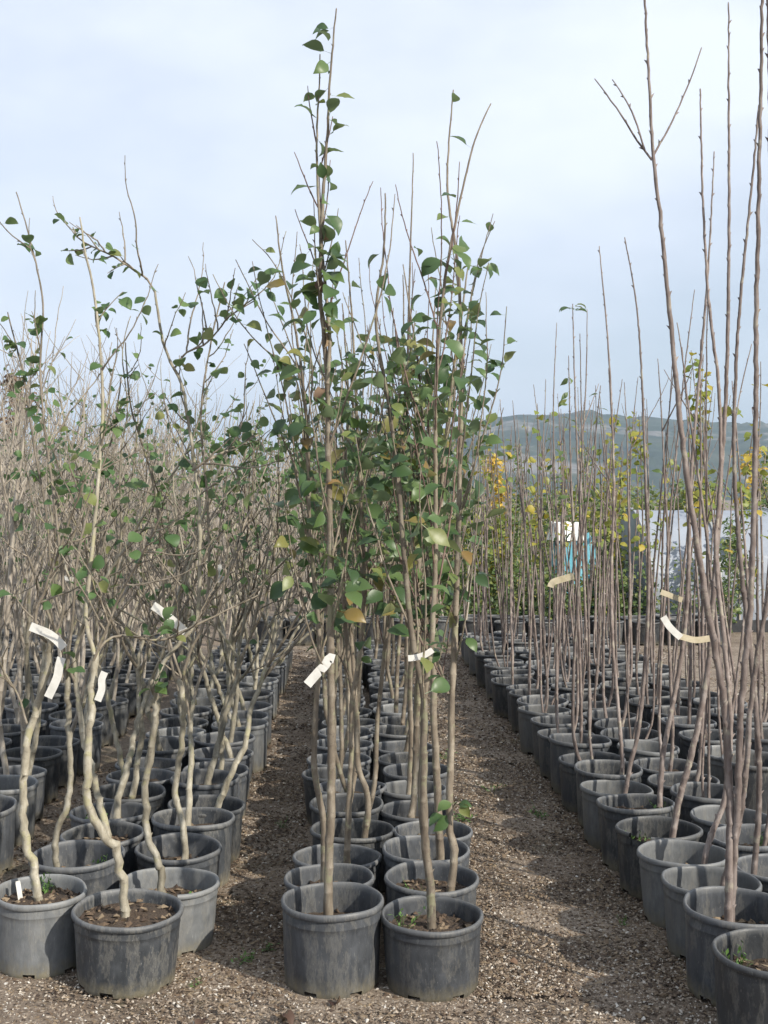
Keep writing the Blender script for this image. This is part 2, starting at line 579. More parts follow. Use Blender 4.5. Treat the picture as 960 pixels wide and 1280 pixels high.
# ------------------------------------------------------------------ pots
def pot_mesh(name, m, seed, taperk=0.86, dent=0.02, step=True, tear=None, segs=44):
    """a nursery container, radius 1 and height 1 at the rim: feet with drain slots, tapered wall, ledge, rolled lip, inner wall"""
    rng = np.random.default_rng(seed)
    h = 0.30 / 0.185                                  # made in units of the rim radius, then scaled in z
    prof = [(taperk * 0.965, 0.0), (taperk, 0.035), (taperk + 0.012, 0.075), (taperk + (1 - taperk) * 0.35, 0.40)]
    prof += [(taperk + (1 - taperk) * 0.55, 0.74), (taperk + (1 - taperk) * 0.60, 0.80)]
    if step:
        prof += [(taperk + (1 - taperk) * 0.62 + 0.006, 0.806), (taperk + (1 - taperk) * 0.64 + 0.006, 0.82)]
    prof += [(0.936, 0.905), (0.938, 0.917), (0.978, 0.915), (0.996, 0.922), (1.006, 0.945), (1.004, 0.972), (0.988, 0.993), (0.962, 1.0), (0.938, 0.99), (0.926, 0.965), (0.918, 0.90)]
    prof += [(taperk + (1 - taperk) * 0.5 - 0.06, 0.55), (taperk - 0.04, 0.09)]
    n = len(prof)
    ph = rng.random(4) * 6.28
    V = []
    for r, z in prof:
        for k in range(segs):
            a = 2 * math.pi * k / segs
            wv = 1 + dent * z * (math.sin(2 * a + ph[0]) + 0.4 * math.sin(3 * a + ph[1])) + 0.006 * math.sin(7 * a + ph[2] + 5 * z)
            zz = z + 0.012 * z * math.sin(a + ph[3]) + 0.008 * z * math.sin(3 * a + ph[1])
            V.append((r * wv * math.cos(a), r * wv * math.sin(a), zz))
    c = len(V)
    V.append((0, 0, 0.09))
    F = []
    slots = set()
    for k in range(6):
        s0 = int(k * segs / 6 + rng.integers(0, 3))
        slots |= {s0 % segs, (s0 + 1) % segs}
    for i in range(n - 1):
        for k in range(segs):
            if i <= 1 and k in slots:
                continue
            if tear and i >= n - 15 and tear[0] <= k < tear[1] and i <= n - 4:
                continue
            a, b = i * segs + k, i * segs + (k + 1) % segs
            F.append((a, b, b + segs, a + segs))
    for k in range(segs):
        F.append(((n - 1) * segs + k, (n - 1) * segs + (k + 1) % segs, c))
    me = bpy.data.meshes.new(name)
    me.from_pydata(V, [], F)
    me.polygons.foreach_set('use_smooth', [True] * len(F))
    me.materials.append(M[m])
    me.update()
    return me

POTS = [pot_mesh('nursery_pot', mm, i, tk, dn, st) for i, (mm, tk, dn, st) in enumerate([
    ('pot_plastic', 0.90, 0.006, True), ('pot_plastic', 0.87, 0.016, False), ('pot_faded', 0.90, 0.010, True), ('pot_plastic', 0.86, 0.022, True),
    ('pot_dark', 0.88, 0.014, False), ('pot_faded', 0.86, 0.018, True), ('pot_dark', 0.85, 0.02, True)])]
POT_TORN = pot_mesh('nursery_pot', 'pot_faded', 31, 0.88, 0.015, True, (30, 35))
POT_DARK_TORN = pot_mesh('nursery_pot', 'pot_dark', 33, 0.88, 0.03, True, (26, 30))

def soil_mesh(seed):
    rng = np.random.default_rng(seed)
    V, F = [(0, 0, 0.05)], []
    rings, segs = 9, 26
    for i in range(1, rings + 1):
        for k in range(segs):
            a = 2 * math.pi * k / segs
            r = 0.90 * i / rings
            V.append((r * math.cos(a), r * math.sin(a), rng.normal() * 0.022 + 0.05 * (1 - i / rings)))
    for k in range(segs):
        F.append((0, 1 + k, 1 + (k + 1) % segs))
    for i in range(rings - 1):
        for k in range(segs):
            a, b = 1 + i * segs + k, 1 + i * segs + (k + 1) % segs
            F.append((a, a + segs, b + segs, b))
    me = bpy.data.meshes.new('potting_soil')
    me.from_pydata(V, [], F)
    me.materials.append(M['soil'])
    me.update()
    return me

SOILS = [soil_mesh(i) for i in range(4)]

def flake(mb, rng, p, size, flat=0.35, tint=None):
    """one chip: an uneven six-point stone or bark flake"""
    a = rng.random() * 6.28
    ca, sa = math.cos(a), math.sin(a)
    s = size * (0.6 + 0.8 * rng.random(3))
    v = np.array([(1, 0, 0), (0.1, 1, 0), (-1, 0.15, 0), (-0.1, -1, 0), (0.1, 0, 1), (0, 0, -1)]) * (s * np.array([1, 0.75, flat]))
    v = v + rng.normal(size=(6, 3)) * size * 0.18
    tl = rng.normal() * 0.3
    v[:, 2] += v[:, 0] * tl
    v = np.stack([v[:, 0] * ca - v[:, 1] * sa, v[:, 0] * sa + v[:, 1] * ca, v[:, 2]], 1) + np.asarray(p)
    f = np.array([(0, 1, 4), (1, 2, 4), (2, 3, 4), (3, 0, 4), (1, 0, 5), (2, 1, 5), (3, 2, 5), (0, 3, 5)])
    mb.add(v, [f], rng.random() if tint is None else tint)

def mulch_mesh(seed):
    rng = np.random.default_rng(100 + seed)
    mb = MB()
    for i in range(90):
        a, r = rng.random() * 6.28, 0.86 * math.sqrt(rng.random())
        flake(mb, rng, (r * math.cos(a), r * math.sin(a), 0.02 + 0.04 * rng.random()), 0.05 + 0.05 * rng.random(), 0.4)
    return mb.mesh('mulch_flakes', 'litter', False, True)

MULCH = [mulch_mesh(i) for i in range(3)]

def sprout_mesh(seed, n=7):
    """a little weed: a few stalks with narrow leaves"""
    rng = np.random.default_rng(200 + seed)
    mb = MB()
    for i in range(n):
        d = np.array([rng.normal() * 0.5, rng.normal() * 0.5, 1.0])
        P = walk(rng, (rng.normal() * 0.01, rng.normal() * 0.01, -0.01), d, 0.05 + 0.06 * rng.random(), 0.012, 0.12)
        tube(mb, P, taper(len(P), 0.0016, 0.0006), 3)
        for q in P[2:]:
            dd = unit(rng.normal(size=3) + np.array([0, 0, 0.6]))
            s = unit(np.cross(dd, (0.3, 0.2, 1)))
            l = 0.014 + 0.012 * rng.random()
            mb.add([q, q + dd * l * 0.5 + s * l * 0.22, q + dd * l, q + dd * l * 0.5 - s * l * 0.22], [np.array([[0, 1, 2, 3]])])
    return mb.mesh('weed_sprout', 'weed')

SPROUTS = [sprout_mesh(i) for i in range(4)]

def pot_parts(rng, root, r, h, pot=None, mulch=False, tilt=0.0, depth=None):
    me = pot or POTS[int(rng.choice([0, 0, 1, 1, 2, 3, 3, 4, 4, 5, 6, 6]))]
    po = link('pot', me, parent=root)
    po.scale = (r, r, h)
    po.rotation_euler = (rng.normal() * tilt, rng.normal() * tilt, rng.random() * 6.28 if me not in (POT_TORN, POT_DARK_TORN) else 0)
    d = depth if depth is not None else 0.065 + 0.055 * rng.random()
    sz = h - d
    s = link('soil', SOILS[int(rng.integers(0, 4))], parent=root)
    s.location = (0, 0, sz)
    s.scale = (r, r, r)
    s.rotation_euler = (0, 0, rng.random() * 6.28)
    if mulch:
        u = link('mulch', MULCH[int(rng.integers(0, 3))], parent=root)
        u.location = (0, 0, sz)
        u.scale = (r, r, r)
        u.rotation_euler = (0, 0, rng.random() * 6.28)
        u['kind'] = 'stuff'
    if mulch and rng.random() < 0.55:
        a = rng.random() * 6.28
        k = link('weed', SPROUTS[int(rng.integers(0, 4))], parent=root)
        k.location = (0.6 * r * math.cos(a), 0.6 * r * math.sin(a), sz)
    return sz

# ------------------------------------------------------------------ the setting
def ground():
    def axis(lo, hi, d, far):
        near = np.arange(lo, hi + d / 2, d)
        out = [near[-1] + 2.0 ** k * d * 2 for k in range(1, 30) if near[-1] + 2.0 ** k * d * 2 < far]
        inn = [near[0] - 2.0 ** k * d * 2 for k in range(1, 30) if near[0] - 2.0 ** k * d * 2 > -far]
        return np.array([-far] + inn[::-1] + near.tolist() + out + [far])
    X, Y = axis(-3, 3.4, 0.05, 2600), axis(3, 14, 0.05, 2600)
    rng = np.random.default_rng(5)
    gx, gy = np.meshgrid(X, Y)
    z = np.zeros_like(gx)
    for k in range(26):
        fx, fy = rng.normal() * 7, rng.normal() * 7
        z += 0.0022 * np.sin(gx * fx + gy * fy + rng.random() * 6.28)
    near = (np.abs(gx) < 12) & (gy > -5) & (gy < 30)
    z = np.where(near, np.minimum(z, 0.006) - 0.002, -0.004)
    V = np.stack([gx, gy, z], -1).reshape(-1, 3)
    nx, ny = len(X), len(Y)
    a = (np.arange(ny - 1)[:, None] * nx + np.arange(nx - 1)[None, :]).reshape(-1)
    F = np.stack([a, a + 1, a + 1 + nx, a + nx], -1)
    me = bpy.data.meshes.new('ground')
    me.from_pydata(V.tolist(), [], F.tolist())
    me.polygons.foreach_set('use_smooth', [True] * len(F))
    me.materials.append(M['earth'])
    o = link('ground', me)
    o['kind'] = 'structure'
    o['label'] = 'brown earth and gravel ground of the nursery'

ground()

def hills():
    """a long wooded ridge beyond the fields, with a bare rock face where it drops"""
    rng = np.random.default_rng(12)
    na, nr = 220, 40
    waves = [(rng.normal() * 9, rng.random() * 6.28, 0.5 / (1 + k * 0.3)) for k in range(10)]
    V, F = [], []
    for i in range(na):
        az = math.radians(-62 + 124 * i / (na - 1))
        u = math.tan(az) if abs(az) < 1.2 else 3
        ctrl_u = [-2.0, -0.3, -0.05, 0.04, 0.085, 0.105, 0.13, 0.18, 0.22, 0.27, 0.33, 0.42, 0.8, 2.0]
        ctrl_e = [0.012, 0.016, 0.022, 0.034, 0.046, 0.058, 0.066, 0.069, 0.068, 0.064, 0.062, 0.060, 0.045, 0.03]
        e = float(np.interp(u, ctrl_u, ctrl_e))
        for j in range(nr):
            f = j / (nr - 1)
            dist = 750 + 900 * f
            prof = math.sin(min(1, f / 0.8) * math.pi / 2) ** 1.3 if f < 0.8 else math.cos((f - 0.8) / 0.2 * 1.0)
            h = e * 1470 * prof
            bumpy = sum(a * math.sin(k * az * 6 + p + dist * 0.008 * k) for k, p, a in waves)
            h = h * (1 + 0.035 * bumpy) + rng.normal() * 2.2 * prof - 3
            dd = dist / math.cos(az) if abs(u) < 2 else dist * 2
            V.append((dd * math.sin(az), dd * math.cos(az), h))
    for i in range(na - 1):
        for j in range(nr - 1):
            a = i * nr + j
            F.append((a, a + nr, a + nr + 1, a + 1))
    me = bpy.data.meshes.new('hills')
    me.from_pydata(V, [], F)
    me.materials.append(M['hillside'])
    o = link('hills', me)
    o['kind'] = 'structure'

hills()

# loose stone and bark chips on the paths
def chips():
    rng = np.random.default_rng(77)
    mb, lit = MB(), MB()
    def strip(x0, x1, y0, y1, n, s, lights):
        for _ in range(n):
            x, y = x0 + (x1 - x0) * rng.random(), y0 + (y1 - y0) * rng.random() ** 1.25
            if rng.random() < lights:
                flake(mb, rng, (x, y, 0.0035), s * (0.45 + 0.9 * rng.random() ** 2), 0.5, rng.random() ** 1.1)
            else:
                flake(lit, rng, (x, y, 0.004), s * (0.7 + 1.2 * rng.random()), 0.22)
    strip(-1.7, 2.0, 3.75, 4.6, 24000, 0.0068, 0.82)
    strip(-0.62, -0.18, 4.3, 8.0, 9000, 0.0070, 0.55)
    strip(0.45, 1.32, 4.3, 8.0, 25000, 0.0068, 0.62)
    strip(0.45, 1.32, 8.0, 13.5, 9000, 0.0095, 0.6)
    strip(-0.62, -0.18, 8.0, 13.5, 4500, 0.0095, 0.6)
    strip(-1.0, 4.2, 13.2, 14.3, 3500, 0.012, 0.55)
    strip(-1.75, -1.28, 4.6, 8.0, 2500, 0.008, 0.4)
    strip(2.7, 4.5, 7.0, 13.0, 3000, 0.011, 0.6)
    o = link('gravel', mb.mesh('gravel', 'chips', False, True))
    o['kind'] = 'stuff'
    o['label'] = 'pale stone chips strewn over the brown earth paths'
    o['category'] = 'gravel'
    # straws and twig ends
    for _ in range(900):
        x = rng.choice([-0.4, 0.85, 0.2, -1.5]) + rng.normal() * 0.35
        y = 3.8 + 5 * rng.random() ** 1.5
        d = np.array([rng.normal(), rng.normal(), rng.normal() * 0.12])
        P = walk(rng, (x, y, 0.006), d, 0.02 + 0.07 * rng.random(), 0.015, 0.08)
        P[:, 2] = np.maximum(P[:, 2], 0.004)
        tube(lit, P, taper(len(P), 0.0014, 0.0008), 3, tint=0.4 + 0.6 * rng.random())
    o = link('plant_debris', lit.mesh('plant_debris', 'litter', False, True))
    o['kind'] = 'stuff'
    o['label'] = 'dark bark flakes and dry straws lying on the paths'
    o['category'] = 'debris'

chips()

# measured stem lines, in metres: (line, radius at foot, radius at tip)
TRACE = {
    ('pear', 0, 0): [
        ([(-0.052, 4.43, 0.26), (-0.05, 4.43, 0.444), (-0.041, 4.43, 0.633), (-0.041, 4.43, 0.779), (-0.041, 4.43, 1.012), (-0.044, 4.43, 1.245), (-0.044, 4.43, 1.537), (-0.047, 4.43, 1.712), (-0.052, 4.43, 1.945), (-0.055, 4.43, 2.178), (-0.067, 4.43, 2.353), (-0.082, 4.43, 2.498), (-0.079, 4.43, 2.702), (-0.07, 4.43, 2.877), (-0.055, 4.43, 3.081), (-0.047, 4.43, 3.256), (-0.035, 4.43, 3.402), (-0.023, 4.43, 3.533)], 0.0176, 0.0027),
        ([(-0.055, 4.43, 2.178), (-0.047, 4.439, 2.325), (-0.059, 4.447, 2.501), (-0.079, 4.456, 2.708), (-0.091, 4.464, 2.915), (-0.094, 4.473, 3.094), (-0.086, 4.481, 3.244), (-0.083, 4.49, 3.389)], 0.0077, 0.0023),
    ],
    ('pear', 1, 0): [
        ([(0.324, 4.4, 0.207), (0.319, 4.408, 0.349), (0.302, 4.417, 0.491), (0.294, 4.425, 0.664), (0.295, 4.433, 0.866), (0.295, 4.442, 1.039), (0.255, 4.45, 1.243), (0.226, 4.458, 1.535), (0.203, 4.467, 1.829), (0.168, 4.475, 2.123), (0.124, 4.483, 2.419), (0.154, 4.492, 2.686), (0.16, 4.5, 2.895)], 0.0163, 0.0027),
        ([(0.296, 4.41, 1.03), (0.324, 4.404, 1.248), (0.338, 4.397, 1.538), (0.338, 4.391, 1.828), (0.338, 4.385, 2.174), (0.369, 4.379, 2.548), (0.423, 4.373, 2.834), (0.471, 4.366, 3.034), (0.528, 4.36, 3.167)], 0.0108, 0.0023),
    ],
    ('pear', 1, 1): [
        ([(0.421, 4.77, 0.289), (0.44, 4.782, 0.38), (0.423, 4.795, 0.445), (0.421, 4.807, 0.568), (0.428, 4.82, 0.787), (0.432, 4.832, 0.976), (0.446, 4.845, 1.197), (0.46, 4.857, 1.515), (0.471, 4.87, 1.834), (0.479, 4.882, 2.316), (0.467, 4.895, 2.704), (0.426, 4.907, 3.03), (0.45, 4.92, 3.421)], 0.0163, 0.0025),
        ([(0.416, 4.79, 0.989), (0.375, 4.873, 1.129), (0.323, 4.957, 1.281), (0.279, 5.04, 1.373)], 0.0069, 0.0025),
        ([(0.473, 4.86, 2.09), (0.494, 4.877, 2.412), (0.547, 4.893, 2.704), (0.614, 4.91, 2.878)], 0.0041, 0.0016),
        ([(0.473, 4.86, 1.898), (0.508, 4.827, 2.247), (0.536, 4.793, 2.496), (0.576, 4.76, 2.688)], 0.0041, 0.0016),
        ([(0.47, 4.86, 1.706), (0.546, 4.827, 1.961), (0.621, 4.793, 2.243), (0.639, 4.76, 2.506)], 0.0039, 0.0016),
    ],
    ('pear', 0, 1): [
        ([(-0.076, 4.8, 0.318), (-0.073, 4.808, 0.442), (-0.089, 4.817, 0.566), (-0.111, 4.825, 0.691), (-0.108, 4.833, 0.88), (-0.099, 4.842, 1.038), (-0.093, 4.85, 1.196), (-0.115, 4.858, 1.451), (-0.134, 4.867, 1.706), (-0.141, 4.875, 2.027), (-0.18, 4.883, 2.381), (-0.245, 4.892, 2.704), (-0.268, 4.9, 2.899)], 0.0142, 0.0025),
        ([(-0.141, 4.86, 2.026), (-0.122, 4.873, 2.299), (-0.202, 4.885, 2.558), (-0.284, 4.897, 2.721), (-0.365, 4.91, 2.811)], 0.0041, 0.0016),
        ([(-0.137, 4.86, 1.962), (-0.169, 4.835, 2.248), (-0.294, 4.81, 2.451), (-0.365, 4.785, 2.589), (-0.417, 4.76, 2.694)], 0.0041, 0.0016),
        ([(-0.134, 4.84, 1.834), (-0.177, 4.8, 2.212), (-0.26, 4.76, 2.309), (-0.342, 4.72, 2.379), (-0.425, 4.68, 2.484), (-0.491, 4.64, 2.61)], 0.0041, 0.0016),
        ([(-0.134, 4.86, 1.77), (-0.247, 4.81, 2.023), (-0.332, 4.76, 2.24), (-0.381, 4.71, 2.359)], 0.0039, 0.0016),
    ],
    ('pear', 0, 2): [
        ([(0.014, 5.17, 0.274), (0.027, 5.181, 0.441), (0.038, 5.192, 0.644), (0.041, 5.203, 0.881), (0.069, 5.214, 1.05), (0.093, 5.226, 1.29), (0.083, 5.237, 1.702), (0.062, 5.248, 2.116), (0.042, 5.259, 2.532), (0.014, 5.27, 2.88)], 0.0146, 0.0025),
    ],
    ('pear', 0, 3): [
        ([(0.087, 5.5, 0.215), (0.116, 5.511, 0.357), (0.105, 5.522, 0.445), (0.069, 5.533, 0.552), (0.066, 5.544, 0.75), (0.029, 5.556, 1.004), (0.0, 5.567, 1.478), (0.007, 5.578, 1.845), (0.026, 5.589, 2.213), (0.0, 5.6, 2.656)], 0.0155, 0.0025),
        ([(0.098, 5.54, 0.259), (0.146, 5.553, 0.456), (0.161, 5.565, 0.746), (0.198, 5.577, 1.111), (0.235, 5.59, 1.477), (0.265, 5.603, 1.845), (0.296, 5.615, 2.289), (0.311, 5.628, 2.771), (0.33, 5.64, 3.367)], 0.012, 0.0023),
    ],
    ('crooked', 1, 0): [
        ([(-1.15, 4.6, 0.233), (-1.162, 4.6, 0.342), (-1.192, 4.6, 0.445), (-1.214, 4.6, 0.566), (-1.208, 4.6, 0.741), (-1.201, 4.6, 0.847), (-1.168, 4.6, 0.959), (-1.129, 4.6, 1.08), (-1.108, 4.6, 1.18), (-1.096, 4.6, 1.225)], 0.0164, 0.0126),
        ([(-1.106, 4.62, 1.208), (-1.136, 4.591, 1.241), (-1.15, 4.563, 1.305), (-1.146, 4.534, 1.352), (-1.115, 4.506, 1.408), (-1.034, 4.477, 1.614), (-0.972, 4.449, 1.755), (-0.925, 4.42, 1.845)], 0.0061, 0.0036),
        ([(-1.1, 4.62, 1.217), (-1.063, 4.645, 1.342), (-1.075, 4.67, 1.524), (-1.106, 4.695, 1.77), (-1.149, 4.72, 2.019), (-1.18, 4.745, 2.27), (-1.18, 4.77, 2.523), (-1.23, 4.795, 2.748), (-1.3, 4.82, 2.982)], 0.0058, 0.0023),
        ([(-1.198, 4.62, 0.904), (-1.247, 4.645, 1.006), (-1.303, 4.67, 1.11), (-1.359, 4.695, 1.214), (-1.407, 4.72, 1.398)], 0.0048, 0.0027),
    ],
    ('crooked', 0, 0): [
        ([(-0.795, 4.445, 0.214), (-0.807, 4.445, 0.331), (-0.825, 4.445, 0.46), (-0.866, 4.445, 0.536), (-0.904, 4.445, 0.594), (-0.924, 4.445, 0.688), (-0.927, 4.445, 0.805), (-0.918, 4.445, 0.951), (-0.915, 4.445, 1.097), (-0.907, 4.445, 1.2)], 0.0164, 0.0131),
        ([(-0.907, 4.445, 1.191), (-0.935, 4.456, 1.301), (-0.935, 4.467, 1.403), (-0.916, 4.478, 1.652), (-0.901, 4.489, 1.918), (-0.894, 4.501, 2.146), (-0.911, 4.512, 2.384), (-0.931, 4.523, 2.544), (-0.96, 4.534, 2.686), (-0.978, 4.545, 2.808)], 0.0085, 0.0027),
        ([(-0.907, 4.445, 1.185), (-0.878, 4.478, 1.231), (-0.819, 4.512, 1.251), (-0.682, 4.545, 1.232), (-0.572, 4.578, 1.276), (-0.449, 4.612, 1.333), (-0.324, 4.645, 1.391)], 0.0054, 0.0027),
        ([(-0.909, 4.445, 1.17), (-0.864, 4.408, 1.277), (-0.799, 4.37, 1.425), (-0.707, 4.333, 1.57), (-0.63, 4.295, 1.713)], 0.0054, 0.0032),
    ],
    ('crooked', 0, 1): [
        ([(-0.714, 4.825, 0.209), (-0.724, 4.825, 0.31), (-0.765, 4.825, 0.399), (-0.784, 4.825, 0.501), (-0.784, 4.825, 0.612), (-0.765, 4.825, 0.739), (-0.749, 4.825, 0.866), (-0.746, 4.825, 0.977), (-0.749, 4.825, 1.04)], 0.0156, 0.0126),
        ([(-0.749, 4.825, 1.015), (-0.709, 4.835, 1.109), (-0.647, 4.845, 1.187), (-0.581, 4.855, 1.291), (-0.573, 4.865, 1.546), (-0.581, 4.875, 1.77), (-0.617, 4.885, 2.028), (-0.651, 4.895, 2.221), (-0.71, 4.905, 2.342), (-0.737, 4.915, 2.459), (-0.758, 4.925, 2.6)], 0.0088, 0.0045),
        ([(-0.757, 4.92, 2.593), (-0.79, 4.903, 2.648), (-0.829, 4.887, 2.671), (-0.913, 4.87, 2.725), (-0.993, 4.853, 2.76), (-1.05, 4.837, 2.795), (-1.072, 4.82, 2.839)], 0.0044, 0.0023),
        ([(-0.68, 4.9, 2.28), (-0.633, 4.91, 2.352), (-0.566, 4.92, 2.385), (-0.506, 4.93, 2.439), (-0.458, 4.94, 2.495), (-0.352, 4.95, 2.562)], 0.0041, 0.0023),
        ([(-0.6, 4.85, 1.872), (-0.533, 4.883, 1.915), (-0.446, 4.917, 1.965), (-0.345, 4.95, 2.021)], 0.0058, 0.0036),
    ],
    ('crooked', 0, 2): [
        ([(-0.672, 5.215, 0.241), (-0.686, 5.215, 0.364), (-0.72, 5.215, 0.484), (-0.707, 5.215, 0.622), (-0.683, 5.215, 0.759), (-0.679, 5.215, 0.879), (-0.693, 5.215, 0.982)], 0.0144, 0.0117),
        ([(-0.693, 5.215, 0.965), (-0.654, 5.229, 1.1), (-0.593, 5.244, 1.236), (-0.574, 5.258, 1.494), (-0.59, 5.272, 1.806), (-0.619, 5.286, 2.119), (-0.579, 5.301, 2.434), (-0.518, 5.315, 2.708)], 0.0068, 0.0027),
        ([(-0.686, 5.215, 0.879), (-0.733, 5.232, 1.031), (-0.77, 5.248, 1.236), (-0.79, 5.265, 1.528), (-0.827, 5.282, 1.84), (-0.917, 5.298, 2.154), (-0.944, 5.315, 2.435)], 0.0065, 0.0027),
    ],
    ('crooked', 1, 1): [
        ([(-1.178, 5.0, 0.31), (-1.171, 5.0, 0.389), (-1.132, 5.0, 0.481), (-1.118, 5.0, 0.586), (-1.125, 5.0, 0.718), (-1.135, 5.0, 0.882), (-1.138, 5.0, 1.047)], 0.0132, 0.0108),
        ([(-1.138, 5.0, 1.03), (-1.159, 5.033, 1.208), (-1.207, 5.067, 1.437), (-1.235, 5.1, 1.704), (-1.293, 5.133, 1.973), (-1.353, 5.167, 2.281), (-1.437, 5.2, 2.558)], 0.0061, 0.0027),
        ([(-1.138, 5.0, 1.014), (-1.11, 5.02, 1.242), (-1.088, 5.04, 1.539), (-1.032, 5.06, 1.804), (-0.963, 5.08, 2.038), (-0.933, 5.1, 2.274)], 0.0061, 0.0027),
    ],
    ('slender', 0, 0): [
        ([(1.421, 3.95, 0.288), (1.447, 3.95, 0.574), (1.466, 3.95, 0.886), (1.447, 3.95, 1.301), (1.421, 3.95, 1.821), (1.403, 3.95, 2.341), (1.39, 3.95, 2.861), (1.377, 3.95, 3.38), (1.372, 3.95, 3.536)], 0.0112, 0.0054),
    ],
    ('slender', 0, 1): [
        ([(1.375, 4.335, 0.281), (1.383, 4.344, 0.441), (1.392, 4.353, 0.596), (1.392, 4.362, 0.757), (1.378, 4.371, 1.022), (1.303, 4.38, 1.461), (1.233, 4.39, 1.943), (1.186, 4.399, 2.406), (1.143, 4.408, 2.843), (1.125, 4.417, 2.999), (1.109, 4.426, 3.313), (1.094, 4.435, 3.637)], 0.0148, 0.0036),
        ([(1.388, 4.35, 0.276), (1.402, 4.357, 0.48), (1.415, 4.363, 0.65), (1.42, 4.37, 0.879), (1.434, 4.377, 1.079), (1.459, 4.383, 1.308), (1.473, 4.39, 1.461), (1.487, 4.397, 1.75), (1.498, 4.403, 2.039), (1.506, 4.41, 2.504), (1.52, 4.417, 2.99), (1.534, 4.423, 3.574), (1.536, 4.43, 3.693)], 0.0132, 0.0049),
        ([(1.125, 4.42, 2.997), (1.186, 4.42, 3.107), (1.256, 4.42, 3.253), (1.306, 4.42, 3.398)], 0.004, 0.002),
        ([(1.125, 4.42, 2.991), (1.076, 4.42, 3.064), (1.009, 4.42, 3.151), (0.916, 4.42, 3.282)], 0.004, 0.002),
        ([(1.099, 4.42, 3.026), (1.062, 4.437, 3.142), (1.031, 4.453, 3.235), (0.997, 4.47, 3.305)], 0.0036, 0.002),
    ],
    ('slender', 0, 2): [
        ([(1.441, 4.71, 0.283), (1.525, 4.71, 0.469), (1.559, 4.71, 0.717), (1.574, 4.71, 0.965), (1.618, 4.71, 1.243), (1.667, 4.71, 1.46), (1.726, 4.71, 1.832), (1.772, 4.71, 2.39)], 0.0124, 0.0045),
    ],
    ('slender', 0, 3): [
        ([(1.501, 5.08, 0.213), (1.527, 5.089, 0.314), (1.573, 5.098, 0.429), (1.606, 5.107, 0.544), (1.629, 5.116, 0.828), (1.608, 5.125, 1.164), (1.578, 5.135, 1.534), (1.604, 5.144, 1.862), (1.6, 5.153, 2.245), (1.562, 5.162, 2.586), (1.538, 5.171, 3.03), (1.527, 5.18, 3.509)], 0.0124, 0.0032),
    ],
    ('slender', 0, 4): [
        ([(1.47, 5.45, 0.208), (1.502, 5.46, 0.37), (1.547, 5.47, 0.53), (1.604, 5.48, 0.736), (1.661, 5.49, 1.049), (1.686, 5.5, 1.355), (1.722, 5.51, 1.869), (1.75, 5.52, 2.352), (1.761, 5.53, 2.935), (1.76, 5.54, 3.484), (1.76, 5.55, 4.017)], 0.0148, 0.0032),
    ],
    ('slender', 0, 5): [
        ([(1.52, 5.82, 0.225), (1.527, 5.831, 0.371), (1.545, 5.842, 0.542), (1.579, 5.853, 0.713), (1.64, 5.864, 1.066), (1.666, 5.876, 1.385), (1.681, 5.887, 1.849), (1.723, 5.898, 2.315), (1.777, 5.909, 2.899), (1.811, 5.92, 3.447)], 0.0132, 0.0027),
    ],
    ('slender', 0, 6): [
        ([(1.428, 6.2, 0.226), (1.467, 6.213, 0.383), (1.515, 6.225, 0.564), (1.555, 6.237, 0.882), (1.579, 6.25, 1.361), (1.566, 6.263, 1.855), (1.548, 6.275, 2.35), (1.518, 6.288, 2.765), (1.459, 6.3, 3.107)], 0.0116, 0.0027),
    ],
    ('slender', 0, 7): [
        ([(1.504, 6.57, 0.195), (1.512, 6.584, 0.343), (1.493, 6.599, 0.644), (1.47, 6.613, 0.99), (1.469, 6.627, 1.337), (1.486, 6.641, 1.86), (1.463, 6.656, 2.517), (1.409, 6.67, 3.142)], 0.0108, 0.0027),
    ],
    ('slender', 1, 7): [
        ([(1.448, 7.17, 0.226), (1.462, 7.17, 0.547), (1.439, 7.17, 0.924), (1.415, 7.17, 1.396), (1.387, 7.17, 1.868), (1.368, 7.17, 2.434), (1.359, 7.17, 2.906)], 0.01, 0.0027),
    ],
    ('slender', 1, 1): [
        ([(1.659, 4.925, 0.28), (1.689, 4.938, 0.536), (1.68, 4.95, 0.859), (1.655, 4.962, 1.183), (1.627, 4.975, 1.509), (1.608, 4.987, 1.967), (1.635, 5.0, 2.494), (1.688, 5.013, 2.991), (1.726, 5.025, 3.391)], 0.0124, 0.0036),
    ],
}
